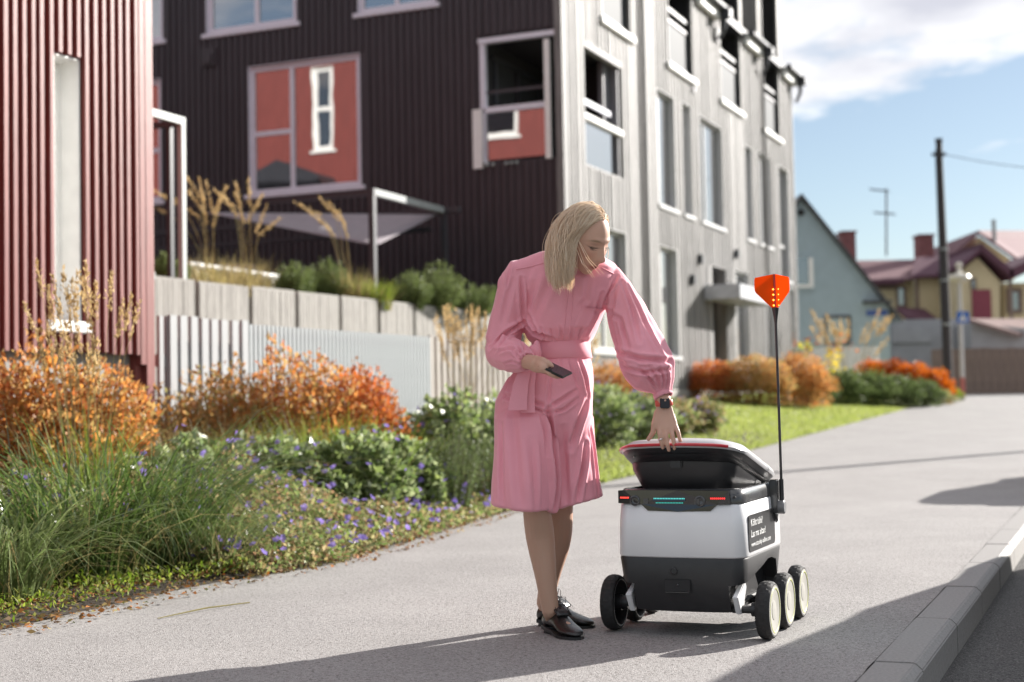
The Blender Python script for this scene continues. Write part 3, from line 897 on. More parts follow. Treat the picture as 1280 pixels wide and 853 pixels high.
Yy = 64.0
def yb(x, y, Y=Yy): return pt(x, y, Y)
yh = thing('ochre_house', (yb(1130, 400).x, Yy, 1.2), 'long ochre house with a reddish hipped roof and two brick chimneys', 'house')
zr, zev = yb(1120, 314).z, yb(1120, 351).z
xl, xm, xrr = yb(1040, 350).x, yb(1138, 350).x, yb(1182, 350).x
b = MB(); b.box((xl, Yy, .8), (xm, Yy + 8, zev)); b.box((xm, Yy - .9, .8), (xrr + 1.4, Yy + 7.9, zev - .003)); b.build('wall', M['yellow'], yh)
b = MB(); b.prism([(xl - .4, Yy - .5, zev), (xl - .4, Yy + 4, zr), (xl - .4, Yy + 8.5, zev)], (xrr + 2.6 - xl, 0, 0)); b.build('roof', M['roofred'], yh)
b = MB(); b.prism([(xm - .35, Yy - 1.4, zev - .05), (xrr + 2, Yy - 1.4, zev + .05), (xrr + 2, Yy + 1.5, zev + 1.1), (xm + .6, Yy + 1.2, zev + .98)], (0, 0, .14)); b.build('lower_roof', M['roofred2'], yh)
b = MB(); b.box((xl - .3, Yy - .55, zev - .18), (xm - .4, Yy - .4, zev + .02)); b.build('gutter', M['roofred2'], yh)
for (xa_, xb_, yt) in ((1051, 1067, 292), (1147, 1164, 296)):
    p, q2 = yb(xa_, 318, Yy + 4), yb(xb_, yt, Yy + 4)
    b = MB(); b.box((p.x, Yy + 3.6, zr - .5), (q2.x, Yy + 4.6, q2.z)); b.box((p.x - .06, Yy + 3.54, q2.z), (q2.x + .06, Yy + 4.66, q2.z + .08)); b.build('chimney', M['brick'], yh)
b = MB()
for x in (xm - .06, xrr - .1): b.box((x, Yy - .95, .8), (x + .14, Yy - .85, zev - .02))
b.box((xl, Yy - .05, yb(1110, 362).z), (yb(1121, 360).x, Yy - .02, yb(1110, 354).z)); b.build('trim', M['brown'], yh)
yfr = Fr((0, Yy, 0), (1, 0, 0), (0, -1, 0))
simple_window(yfr, yb(1108, 0).x, yb(1121, 0).x, yb(1110, 385).z, yb(1110, 358).z, yh, M['brown'], .12)
b = MB(); p0, p1 = yb(1119, 414), yb(1154, 414)
b.prism([(p0.x - .2, Yy - 2.6, yb(1119, 404).z), (p1.x + .1, Yy - 2.6, yb(1154, 412).z), (p1.x - .2, Yy - 1.0, yb(1150, 392).z), (p0.x - .2, Yy - 1.0, yb(1119, 390).z)], (0, 0, .14)); b.build('porch_roof', M['roofred2'], yh)
b = MB(); b.box((p0.x + .5, Yy - 2.3, .8), (p1.x - .4, Yy - 1.0, yb(1130, 412).z)); b.build('porch', M['yellow'], yh)
# aerial on its roof
an = thing('roof_aerial', yb(1108, 312, Yy + 4), 'thin television aerial on a mast above the ochre house ridge', 'aerial')
b = MB(); b.tube([yb(1108, 320, Yy + 4), yb(1108, 236, Yy + 4)], .045, 6); b.build('mast', M['darkmetal'], an)
b = MB()
for y, xa2, xb2 in ((237, 1088, 1110), (266, 1093, 1118)):
    b.tube([yb(xa2, y, Yy + 4), yb(xb2, y + 2, Yy + 4)], .035, 5)
    for t in (0, .25, .5, .75, 1):
        p = yb(xa2 + (xb2 - xa2) * t, y + 2 * t, Yy + 4); b.tube([p + Vector((0, -.3, -.1)), p + Vector((0, .3, .1))], .018, 4)
b.build('element', M['darkmetal'], an)

Y2 = 60.0
def y2(x, y, Y=Y2): return pt(x, y, Y)
h2 = thing('gabled_ochre_house', (y2(1230, 400).x, Y2, 1.2), 'ochre house with dark red gable roof and a red shed door', 'house')
b = MB(); b.prism([y2(1200, 440), y2(1250, 440), y2(1250, 352), y2(1222, 322), y2(1200, 340)], (0, 7, 0)); b.box((y2(1250, 0).x - .02, Y2 + .8, .8), (y2(1310, 0).x, Y2 + 7, y2(1262, 352).z)); b.build('wall', M['yellow'], h2)
def slabroof(b, a, c, dep, th=.2):
    b.prism([a, c, c + Vector((0, 0, th)), a + Vector((0, 0, th))], (0, dep, 0))
b = MB(); o_ = Vector((0, -.5, 0))
slabroof(b, y2(1196, 338) + o_, y2(1223, 316) + o_, 8); slabroof(b, y2(1222, 316) + o_, y2(1262, 350) + o_, 8, .35); slabroof(b, y2(1258, 352) + o_, y2(1320, 322) + o_, 6, .45)
b.build('roof', M['roofred2'], h2)
Y3 = 68.0
b = MB(); b.prism([y2(1196, 350, Y3), y2(1268, 350, Y3), y2(1276, 333, Y3), y2(1224, 296, Y3)], (0, 6, 0)); b.build('upper_gable', M['yellow'], h2)
b = MB(); slabroof(b, y2(1192, 322, Y3 - .4), y2(1224, 293, Y3 - .4), 7, .18); b.prism([y2(1222, 293, Y3 - .3), y2(1284, 336, Y3 - .3), y2(1330, 336, Y3 + 6), y2(1300, 293, Y3 + 6)], (0, 0, .18)); b.build('upper_roof', M['roofred'], h2)
b = MB(); b.tube([y2(1243, 303, Y3), y2(1242, 275, Y3)], .1, 8); b.build('flue', M['steelgray'], h2)
f2 = Fr((0, Y2, 0), (1, 0, 0), (0, -1, 0)); f2b = Fr((0, Y2 + .8, 0), (1, 0, 0), (0, -1, 0))
simple_window(f2b, y2(1253, 0).x, y2(1273, 0).x, y2(1262, 391).z, y2(1262, 359).z, h2, M['brown'], .16)
simple_window(f2, y2(1201, 0).x, y2(1208, 0).x, y2(1205, 362).z, y2(1205, 348).z, h2, M['brown'], .06)
b = MB(); fbox(b, f2, y2(1202, 0).x, y2(1225, 0).x, y2(1210, 399).z, y2(1210, 363).z, .02, .12); b.build('red_panel', mat('red_panel', (.22, .04, .06), .6, var=.1), h2)
b = MB(); fbox(b, f2, y2(1248, 0).x, y2(1252, 0).x, .8, y2(1250, 350).z, .02, .1); b.build('trim', M['brown'], h2)
Y4 = 55.0
ga_ = thing('garage', (pt(1250, 430, Y4).x, Y4, 1.1), 'low grey garage with a pale pinkish sloping roof', 'garage')
b = MB(); b.prism([pt(1214, 445, Y4), pt(1330, 445, Y4), pt(1330, 415, Y4), pt(1214, 404, Y4)], (0, 4, 0)); b.build('wall', M['greywall'], ga_)
b = MB(); b.prism([pt(1210, 403, Y4 - .4), pt(1272, 421, Y4 - .4), pt(1340, 421, Y4 + 3), pt(1290, 403, Y4 + 3)], (0, 0, .14)); b.build('roof', mat('pink_roof', (.22, .16, .15), .9, spec=.1, var=.1), ga_)
gw = thing('grey_wall', (pt(1180, 430, 57).x, 57, 1.1), 'plain grey yard wall behind the utility pole', 'wall')
b = MB(); a, c = pt(1115, 440, 57), pt(1216, 398, 57); b.box((a.x, 57, .8), (c.x, 57.3, c.z)); b.box((a.x, 56.9, c.z - .3), (pt(1150, 0, 57).x, 57, c.z - .9)); b.build('panel', M['greywall'], gw)
bf = thing('brown_fence', (pt(1240, 460, 53).x, 53, 1.1), 'brown board fence and gate closing the end of the street', 'fence')
x = pt(1150, 0, 53).x; zt2 = pt(1240, 437, 53).z; xe = pt(1345, 0, 53).x
bm_ = MB(); bm_.box((0, 0, 0), (.29, .03, zt2 - .9)); me_b = bm_.mesh('board', M['brown'])
while x < xe:
    link('board', me_b, bf, Vector((x, 53 + random.uniform(-.01, .01), .95 + random.uniform(-.02, .02))) - ORG[bf.name]); x += .3
b = MB(); b.box((pt(1150, 0, 53).x, 53.035, 1.5), (xe, 53.1, 1.6)); b.build('rail', M['brown'], bf)
# white picket fence before the grey house
wfz = thing('white_fence', (pt(1040, 450, 46).x, 46, .8), 'low white picket fence in front of the blue grey house', 'fence')
x = pt(985, 0, 46).x; pk = MB(); zt3 = pt(1040, 434, 46).z; pk.box((0, 0, 0), (.1, .025, zt3 - .75)); mpk = pk.mesh('picket', M['white'])
while x < pt(1082, 0, 46).x:
    link('picket', mpk, wfz, Vector((x, 46, .75)) - ORG[wfz.name]); x += .135
b = MB(); b.box((pt(985, 0, 46).x, 46.03, 1.3), (pt(1082, 0, 46).x, 46.07, 1.4)); b.build('rail', M['white'], wfz)

# ------------------------------------------------------------------ poles, sign, wire
pb = gpt(1187, 492); 
Yp = 47.0
up = thing('utility_pole', (pt(1186, 488, Yp).x, Yp, gz(pt(1186, 488, Yp).x, Yp)), 'tall dark wooden utility pole in front of the ochre houses', 'utility pole')
M['polewood'] = mat('tarred_wood', (.035, .03, .032), .7, var=.25, scale=6, stretch=(6, 6, .3))
b = MB(); top = pt(1173.5, 176, Yp); bx = up.location.x
b.tube([(bx, Yp, .4), (bx - .01, Yp, 4), (top.x, Yp, top.z)], [.15, .135, .105], 12); b.build('shaft', M['polewood'], up, smooth=True)
b = MB(); b.tube([top + Vector((0, 0, -.05)), top + Vector((0, 0, .06))], .125, 10); b.box((top.x - .25, Yp - .06, top.z - .5), (top.x + .2, Yp - .0, top.z - .4)); b.build('cap', M['darkmetal'], up)
b = MB()
for z in (3.2, 4.6, 5.6): b.tube([(bx - .02, Yp, z), (bx - .02, Yp, z + .06)], .15, 12)
b.build('band', M['steelgray'], up)
b = MB(); b.tube([(bx - .16, Yp - .06, 1.0), (top.x - .13, Yp - .05, top.z - .3)], .022, 5); b.build('cable', M['darkmetal'], up)
wr = thing('overhead_wire', top, 'thin overhead wire running right from the utility pole', 'wire')
wps = []
wend = pt(1420, 214, 40)
for i in range(13):
    t = i / 12; p = (top + Vector((0, 0, -.4))).lerp(wend, t); p.z -= .5 * 4 * t * (1 - t) * .4; wps.append(p)
b = MB(); b.tube(wps, .012, 5); b.build('strand', M['darkmetal'], wr)

lp = thing('sign_post', (pt(1203.5, 487, 45).x, 45, gz(pt(1203.5, 487, 45).x, 45)), 'pale lamp post carrying a blue pedestrian crossing sign', 'sign post')
b = MB(); px_ = lp.location.x; ztop = pt(1201, 345, 45).z
b.tube([(px_, 45, .6), (px_, 45, ztop)], [.07, .055], 10); b.build('pole', mat('galvanised', (.48, .47, .46), .45, var=.06), lp, smooth=True)
b = MB(); b.tube([(px_, 45, .9), (px_, 45, 1.5)], .078, 10); b.build('red_band', mat('faded_red', (.4, .12, .1), .6), lp)
b = MB(); b.lathe((px_, 45, ztop - .12), (0, 0, 1), [(.02, -.12), (.22, -.04), (.34, .06), (.3, .14), (.08, .2), (.05, .34), (.1, .4), (.1, .5), (.03, .54)], 16); b.build('lamp_head', mat('lamp_cream', (.6, .57, .5), .4, var=.05), lp, smooth=True)
a, c = pt(1196, 404, 44.9), pt(1211, 389.5, 44.9)
b = MB(); b.box((a.x, 44.88, a.z), (c.x, 44.9, c.z)); sg = b.build('sign', mat('sign_blue', (.03, .12, .42), .35, var=0), lp, bevel=.004)
b = MB(); mx_, mz_ = (a.x + c.x) / 2, (a.z + c.z) / 2
b.prism([(mx_ - .12, 44.874, mz_ - .11), (mx_ + .12, 44.874, mz_ - .11), (mx_, 44.874, mz_ + .12)], (0, .004, 0)); b.build('white_triangle', M['white'], sg)
b = MB()
b.ball((mx_ + .005, 44.868, mz_ + .045), .014, .004, .014, 8, 5)
b.prism([(mx_ - .012, 44.868, mz_ - .02), (mx_ + .018, 44.868, mz_ - .02), (mx_ + .016, 44.868, mz_ + .03), (mx_ - .006, 44.868, mz_ + .03)], (0, .004, 0))
b.prism([(mx_ - .04, 44.868, mz_ - .085), (mx_ - .028, 44.868, mz_ - .085), (mx_ + .005, 44.868, mz_ - .02), (mx_ - .012, 44.868, mz_ - .02)], (0, .004, 0))
b.prism([(mx_ + .032, 44.868, mz_ - .085), (mx_ + .046, 44.868, mz_ - .085), (mx_ + .018, 44.868, mz_ - .02), (mx_ + .004, 44.868, mz_ - .02)], (0, .004, 0))
b.build('walking_figure', M['black'], sg)
# pole across the street, its shadow crosses the path
p2 = Vector((13.0, 24.1, -.1))
sp_ = thing('utility_pole', p2, 'second utility pole across the street casting a thin shadow over the path', 'utility pole')
b = MB(); b.tube([p2, p2 + Vector((0, 0, 8.6))], [.13, .1], 10); b.build('shaft', M['polewood'], sp_)
b = MB(); b.box((p2.x - .6, p2.y - .05, 8.1), (p2.x + .6, p2.y + .05, 8.2)); b.build('cross_arm', M['polewood'], sp_)

# ------------------------------------------------------------------ two cars parked along the kerb, right of the view
def car(sfront, off, label, paint, Ln=4.15, roofh=1.47, name='parked_car', flip=False):
    """front towards the viewer; sfront = distance Y of the front bumper"""
    kdv = Vector((TK, 1, 0)).normalized(); nv = Vector((kdv.y, -kdv.x, 0))
    o = Vector((kerb_x(sfront), sfront, 0)) + nv * (.15 + off); o.z = slope(sfront) - .125
    t = thing(name, o + kdv * Ln / 2 + nv * .87, label, 'car', 'cars parked along the kerb')
    Wc = 1.74
    def P(l, w, z): return o + kdv * (Ln - l if flip else l) + nv * w + Vector((0, 0, z))
    prof = [(0.05, .30), (0.0, .45), (.03, .66), (.25, .78), (1.05, .93), (Ln - .1, .95), (Ln, .70), (Ln, .42), (Ln - .08, .28)]
    b = MB(); rr = []
    for w, ins in ((0, .10), (.05, .03), (.14, 0), (Wc - .14, 0), (Wc - .05, .03), (Wc, .10)):
        rr.append([P(min(max(l, ins), Ln - ins), w, z) for l, z in prof])
    b.rings(rr, True); body = b.build('body', paint, t, smooth=35)
    cab = [(1.02, .92), (1.78, roofh - .06), (2.2, roofh), (Ln - .75, roofh - .03), (Ln - .28, roofh - .25), (Ln - .06, .94)]
    if flip: cab = [(.75, .93), (1.25, 1.12), (1.9, 1.30), (2.6, 1.43), (3.2, roofh), (Ln - .35, roofh - .2), (Ln - .06, .94)]
    b = MB(); rr = []
    for w, k in ((.06, 0), (.10, .35), (.2, .93), (.34, 1), (Wc - .34, 1), (Wc - .2, .93), (Wc - .10, .35), (Wc - .06, 0)):
        rr.append([P(l, w, .92 + (z - .92) * k) for l, z in cab])
    b.rings(rr, True); b.build('roof', paint, t, smooth=35)
    b = MB()
    for w in (.075, Wc - .095):
        wsgn = .02
        b.prism([P(1.3, w, .98), P(1.85, w + (.085 if w < 1 else -.085), roofh - .22 if flip else roofh - .12), P(Ln - .85, w + (.085 if w < 1 else -.085), roofh - .12), P(Ln - .45, w, .98)], nv * wsgn)
    b.build('side_window', M['glass'], t)
    b = MB(); b.prism([P(1.08, .2, .96), P(1.08, Wc - .2, .96), P(1.70, Wc - .32, 1.22 if flip else roofh - .1), P(1.70, .32, 1.22 if flip else roofh - .1)], kdv * -.02 + Vector((0, 0, .02))); b.build('windscreen', M['glass'], t)
    for l in (.78, Ln - .72):
        for w in (.02, Wc - .22):
            cN = P(l, w, .31)
            b = MB(); b.lathe(cN, nv, [(.19, 0), (.30, 0), (.31, .03), (.31, .17), (.30, .2), (.19, .2)], 28); wh = b.build('wheel', M['black'], t, smooth=True)
            b = MB(); b.lathe(cN, nv, [(.02, .02), (.19, .015), (.2, .1), (.19, .185), (.02, .18)], 20, cap=True); b.build('rim', M['whitemetal'], wh, smooth=True)
    for w in (.12, Wc - .42):
        b = MB(); b.obox(P(-.0, w, .55), nv * .3, kdv * .1, (0, 0, .12)); b.build('headlight', M['glass_gray'], t, bevel=.02)
    for w in (.12, Wc - .32):
        b = MB(); b.obox(P(Ln - .06, w, .62), nv * .2, kdv * .07, (0, 0, .2)); b.build('tail_light', M['red'], t, bevel=.02)
    for w in (() if flip else (-.16, Wc)):
        b = MB(); b.obox(P(1.4, w + (.04 if w < 0 else 0), .95), nv * .16, kdv * .1, (0, 0, .12)); b.build('wing_mirror', paint, t, bevel=.03)
    return t
car(5.9, .86, 'dark blue parked hatchback beside the near kerb, its shadow over the kerb stones', mat('car_blue', (.03, .05, .12), .3, var=.03, coat=1), flip=True)
car(12.4, .42, 'silver parked hatchback further along the kerb, its pointed bonnet shadow on the path', mat('car_silver', (.4, .41, .42), .3, metal=.6, var=.03, coat=1), Ln=4.3)
# ------------------------------------------------------------------ delivery robot
RC = Vector((.682, 5.503, 0))
RX = Vector((math.cos(rad(22.5)), -math.sin(rad(22.5)), 0)); RY = Vector((math.sin(rad(22.5)), math.cos(rad(22.5)), 0)); RZ = Vector((0, 0, 1))
robot = thing('delivery_robot', RC, 'white and black six wheeled delivery robot with open lid and orange flag', 'delivery robot')
KX, KY, Y00 = 1.0, 1.28, .022                        # body plan: narrower than long
def R(x, y, z): return RC + RX * (x * KX) + RY * (y * KY + Y00) + RZ * z
def loc_x(p): return (p - RC).dot(RX) / KX
def loc_y(p): return ((p - RC).dot(RY) - Y00) / KY
M['rwhite'] = mat('robot_white', (.74, .74, .75), .32, var=.02, coat=.3)
M['rdark'] = mat('robot_dark', (.021, .0205, .022), .42, var=.1, scale=30, bump=.04, bscale=400)
M['rrim'] = mat('robot_rim', (.05, .05, .052), .25, var=.1, coat=.5)
M['visor'] = mat('visor', (.012, .012, .014), .12, var=0, coat=.6)
M['tyre'] = mat('tyre_rubber', (.018, .017, .017), .75, var=.2, scale=30)
M['cream'] = mat('wheel_disc', (.33, .32, .29), .75, var=.06, scale=14, spec=.25)
M['yellowring'] = mat('yellow_ring', (.50, .53, .12), .5, var=0)
M['redtrim'] = mat('red_trim', (.50, .012, .025), .3, var=0, coat=.5)
M['lidtop'] = mat('lid_grey', (.46, .46, .47), .3, var=.04, coat=.4)
def rrect(hx, y0, y1, r, z, n=6, front_bow=.0):
    """rounded rectangle ring in robot space"""
    pts = []
    for cx, cy, a0 in ((hx - r, y0 + r, -90), (hx - r, y1 - r, 0), (-hx + r, y1 - r, 90), (-hx + r, y0 + r, 180)):
        for k in range(n + 1):
            a = rad(a0 + 90 * k / n)
            x, y = cx + r * math.cos(a), cy + r * math.sin(a)
            pts.append((x, y))
    out = []
    for i, (x, y) in enumerate(pts):
        if front_bow and y < y0 + r * 1.01:
            y -= front_bow * (1 - (x / hx) ** 2)
        out.append(R(x, y, z))
    # extra points along the straight sides for the bow
    return out
def rring(hx, y0, y1, r, z, bow=.012, n=6, m=5):
    P2 = []
    cs = ((hx - r, y0 + r, -90), (hx - r, y1 - r, 0), (-hx + r, y1 - r, 90), (-hx + r, y0 + r, 180))
    for q, (cx, cy, a0) in enumerate(cs):
        for k in range(n + 1):
            a = rad(a0 + 90 * k / n); P2.append((cx + r * math.cos(a), cy + r * math.sin(a)))
        nx_, ny_, na = cs[(q + 1) % 4]
        e = (nx_ + r * math.cos(rad(na)), ny_ + r * math.sin(rad(na))); s0 = P2[-1]
        for k in range(1, m): P2.append((s0[0] + (e[0] - s0[0]) * k / m, s0[1] + (e[1] - s0[1]) * k / m))
    ym = (y0 + y1) / 2
    return [R(x, y + (-bow if y < ym else bow) * max(0, 1 - (x / (hx)) ** 2) * min(1, abs(y - ym) / (abs(y0 - ym) * .8)), z) for x, y in P2]
hx, yf, yb_, rr_ = .236, -.235, .245, .045
b = MB(); b.rings([rring(hx - .004, yf + .004, yb_ - .004, rr_, .284), rring(hx, yf, yb_, rr_, .290), rring(hx - .002, yf + .003, yb_ - .002, rr_, .40), rring(hx - .006, yf + .008, yb_ - .006, rr_, .468), rring(hx - .010, yf + .012, yb_ - .01, rr_, .473)], True)
b.build('white_shell', M['rwhite'], robot, smooth=50)
# dark lower hull with wheel arches cut out of the sides
b = MB(); b.rings([rring(hx - .05, yf + .055, yb_ - .05, rr_, .088), rring(hx - .03, yf + .035, yb_ - .03, rr_, .095), rring(hx - .014, yf + .016, yb_ - .014, rr_, .15), rring(hx - .002, yf + .002, yb_ - .002, rr_, .278), rring(hx - .004, yf + .004, yb_ - .004, rr_, .2835)], True)
hull = b.build('lower_hull', M['rdark'], robot, smooth=50)
cut = MB()
for sx in (-1, 1):
    poly = [(-.20, .05), (-.275, .165), (-.262, .182), (-.20, .195), (.00, .235), (.05, .25), (.10, .25), (.16, .235), (.2, .16), (.2, .05)]
    cut.prism([R(sx * .172, y, z) for y, z in poly], RX * sx * .1)
cutter = cut.build('cut', M['rdark'], robot)
def apply_mods(o):
    dg = bpy.context.evaluated_depsgraph_get()
    me = bpy.data.meshes.new_from_object(o.evaluated_get(dg))
    o.modifiers.clear(); old = o.data; o.data = me
    return o
md = hull.modifiers.new('arch', 'BOOLEAN'); md.operation = 'DIFFERENCE'; md.solver = 'EXACT'; md.object = cutter
bpy.context.view_layer.update()
apply_mods(hull)
bpy.data.objects.remove(cutter)
b = MB()
for sx in (-1, 1):
    b = MB(); b.prism([R(sx * .205, -.232, .150), R(sx * .205, -.142, .196), R(sx * .205, -.128, .172), R(sx * .205, -.150, .135), R(sx * .205, -.185, .085), R(sx * .205, -.196, .085)], RX * sx * -.02)
    b.build('arch_bracket', M['rwhite'], robot, bevel=.003)
# black rim
b = MB()
o1 = lambda z, i: rring(hx - i, yf + i + .002, yb_ - i, rr_ - .004, z)
b.rings([o1(.4735, .008), o1(.50, .008), o1(.522, .014), o1(.526, .022), o1(.524, .034), o1(.48, .04), o1(.40, .045)], False)
b.rings([o1(.4015, .044), o1(.401, .05)], True)
b.build('rim_band', M['rrim'], robot, smooth=50)
# visor panel with lamps
def front(x, z, d=0):
    return R(x, yf + .008 - .0085 * (1 - (x / hx) ** 2) - d, z)
b = MB()
top_ = [(-.222, .519), (-.2, .521), (-.1, .521), (0, .521), (.1, .521), (.185, .519)]
bot_ = [(.19, .474), (.142, .471), (.118, .449), (0, .446), (-.11, .449), (-.135, .471), (-.222, .474)]
pl = top_ + bot_
fr_ = [front(x, z, .007) for x, z in pl]; bk_ = [front(x, z, -.01) for x, z in pl]
n_ = len(pl)
b.add(fr_ + bk_, [tuple(range(n_))[::-1], tuple(range(n_, 2 * n_))] + [(i, (i + 1) % n_, (i + 1) % n_ + n_, i + n_) for i in range(n_)])
vis = b.build('visor', M['visor'], robot)
def led(name, x0, x1, z, n, col, st, h=.003):
    b = MB()
    for i in range(n):
        x = x0 + (x1 - x0) * (i + .5) / n; w = (x1 - x0) / n * .27
        p = front(x, z, .0075)
        b.obox(p - RX * w - RZ * h, RX * 2 * w, RY * -.002, RZ * 2 * h)
    return b.build(name, mat(name, col, .4, var=0, emit=col, estr=st), vis)
led('teal_lamp_row', -.088, .028, .492, 20, (.10, .55, .52), .45, .0022)
led('teal_lamp_row', -.08, .022, .477, 18, (.05, .42, .36), .3, .0022)
led('red_lamp', .118, .172, .493, 8, (1.0, .03, .03), .9, .0026)
led('red_lamp', -.214, -.180, .494, 7, (1.0, .06, .04), .9, .0026)
b = MB(); b.obox(front(-.09, .4835, .0078), RX * .12, RY * -.001, RZ * .006); b.build('lamp_lens', mat('lamp_lens_blue', (.02, .05, .09), .15, var=0), vis)
for x in (-.158, .082):
    b = MB(); b.lathe(front(x, .484, .005), -RY, [(.019, 0), (.019, .006), (.014, .008), (.012, .003), (.002, .001)], 20); b.build('camera_lens', M['rrim'], vis, smooth=True)
b = MB(); b.lathe(front(.204, .497, .006), -RY, [(.005, 0), (.005, .004), (.001, .004)], 12); b.build('sensor', M['void'], robot)
for x in (-.125, .062): 
    b = MB(); b.obox(front(x, .472, .0075), RX * .018, RY * -.002, RZ * .02); b.build('visor_part', M['rrim'], vis)
# front buttons on the dark hull
b = MB(); b.lathe(R(-.02, yf - .006, .238), -RY, [(.013, -.01), (.013, .006), (.010, .007), (.009, .004), (.001, .004)], 20); b.build('round_button', M['rdark'], robot, smooth=True)
b = MB(); b.obox(R(-.055, yf - .004, .165), RX * .095, RY * -.005, RZ * .043); hb2 = b.build('tow_recess', M['void'], robot, bevel=.002)
b = MB(); b.obox(R(-.05, yf - .009, .163), RX * .085, RY * -.003, RZ * .002); b.ball(R(-.005, yf - .009, .19), .004); b.build('recess_lip', M['rrim'], hb2)
# lid, opened about its rear hinge
HG = (0, .225, .53); OA = rad(16)
def Lp(x, y, z):
    dy, dz = y - HG[1], z - HG[2]
    return R(x, HG[1] + dy * math.cos(OA) + dz * math.sin(OA) - .0, HG[2] - dy * math.sin(OA) + dz * math.cos(OA))
def lring(hx2, y0, y1, r, z, bow=.03):
    base = rring(hx2, y0, y1, r, 0, bow)
    return [Lp(loc_x(p), loc_y(p), z) for p in base]
b = MB()
b.rings([lring(.226, -.262, .235, .085, .530, .034), lring(.231, -.267, .24, .088, .538, .036), lring(.228, -.262, .236, .087, .549, .036), lring(.212, -.24, .222, .08, .566, .034), lring(.17, -.19, .18, .07, .583, .03), lring(.10, -.11, .11, .06, .592, .02), lring(.03, -.03, .04, .02, .594, .005)], True)
lid = b.build('lid', M['lidtop'], robot, smooth=50)
b = MB(); b.rings([lring(.212, -.242, .222, .08, .512, .033), lring(.2245, -.2605, .2335, .085, .5295, .034)], True); b.rings([lring(.195, -.22, .205, .075, .495, .03), lring(.211, -.241, .221, .08, .5115, .033)], True)
b.build('lid_underside', M['black'], lid, smooth=50)
b = MB(); tr_ = lring(.2325, -.2685, .24, .088, .5385, .036)
ci = [i for i, p in enumerate(tr_)]
# front run of the trim only
fr_i = sorted([i for i in ci if loc_y(tr_[i]) < -.14 and loc_x(tr_[i]) < .2], key=lambda i: loc_x(tr_[i]))
b.tube([tr_[i] for i in fr_i], .0055, 8); b.build('red_trim', M['redtrim'], lid, smooth=True)
b = MB(); b.rings([lring(.135, -.135, .11, .04, .375, .01), lring(.145, -.148, .12, .045, .382, .01), lring(.192, -.205, .185, .05, .475, .02), lring(.196, -.21, .19, .05, .496, .022)], True)
tub = b.build('insulated_tub', M['rdark'], lid, smooth=50)
b = MB(); b.obox(Lp(-.03, -.232, .47), RX * .045, RY * .02, RZ * .03); b.build('latch', M['rdark'], tub, bevel=.004)
for x in (-.16, .12):
    b = MB(); b.tube([Lp(x, -.245, .527), Lp(x, -.245, .505)], .003, 6); b.build('bumper_pin', M['cream'], lid)
b = MB(); b.obox(R(-.02, .23, .45), RX * .12, RY * .03, RZ * .085); b.build('hinge', M['black'], robot, bevel=.006)
# sticker with lettering on the right flank
def side(y, z, d=0):
    return R(hx + d - .001, y, z)
SY0, SY1, SZ0, SZ1 = -.19, .13, .30, .43
b = MB(); pl = []
rr2 = .014
for cy, cz, a0 in ((SY1 - rr2, SZ1 - rr2, 0), (SY0 + rr2, SZ1 - rr2, 90), (SY0 + rr2, SZ0 + rr2, 180), (SY1 - rr2, SZ0 + rr2, 270)):
    for k in range(4):
        a = rad(a0 + 30 * k); pl.append(side(cy + rr2 * math.cos(a), cz + rr2 * math.sin(a), .001))
b.prism(pl, RX * .002)
stk = b.build('sticker', mat('sticker_black', (.025, .025, .027), .28, var=.05), robot)
def text(body, y, z, size, parent, sx=1.0):
    cu = bpy.data.curves.new('lettering', 'FONT'); cu.body = body; cu.size = size; cu.extrude = .0004; cu.resolution_u = 2
    o = bpy.data.objects.new('lettering', cu); C.objects.link(o)
    bpy.context.view_layer.update()
    me = bpy.data.meshes.new_from_object(o.evaluated_get(bpy.context.evaluated_depsgraph_get()))
    bpy.data.objects.remove(o)
    Mx = Matrix.Identity(4)
    base = side(y, z, .0042) - RC
    for r_ in range(3):
        Mx[r_][0] = RY[r_] * sx; Mx[r_][1] = RZ[r_]; Mx[r_][2] = RX[r_]; Mx[r_][3] = base[r_]
    me.transform(Mx)
    me.materials.clear(); me.materials.append(M['white'])
    return link('lettering', me, parent)
text('K\u00f5ht t\u00fchi?', SY0 + .018, .390, .036, stk, 1.2)
text('Las ma aitan!', SY0 + .018, .351, .036, stk, 1.2)
text('www.starship-tallinn.com', SY0 + .018, .318, .025, stk, 1.2)
# flag mast
b = MB(); b.obox(R(hx - .012, .11, .41), RX * .03, RY * .05, RZ * .125); b.prism([R(hx + .012, .115, .41), R(hx + .012, .155, .41), R(hx + .012, .14, .37)], RX * -.014)
br = b.build('mast_bracket', M['rrim'], robot, bevel=.004)
b = MB(); b.lathe(R(hx + .012, .135, .432), RX, [(.001, 0), (.024, 0), (.026, .004), (.026, .026), (.022, .03), (.001, .03)], 24); b.build('knob', mat('knob_grey', (.20, .20, .205), .4), br, smooth=30)
mb = R(hx + .03, .135, .45); mt = pt(969.5, 392, 5.61)
mast = thing  # placeholder name, replaced below
b = MB(); b.tube([mb, mb.lerp(mt, .12)], .0085, 10); b.tube([mb.lerp(mt, .1), mt], .0052, 10); b.lathe(mt - (mt - mb).normalized() * .03, (mt - mb), [(.005, -.01), (.007, .01), (.014, .05), (.012, .052)], 12)
mast = b.build('flag_mast', M['black'], robot, smooth=40)
ud = (mt - mb).normalized()
fl0 = mt + ud * .012
flagm = leafmat('flag_orange', [(.74, .15, .008)], trans=.55, rough=.6, spec=.15)
dl = Vector((-.93, -.36, 0)); dr = Vector((.80, -.60, 0)); dk = Vector((.25, .97, 0))
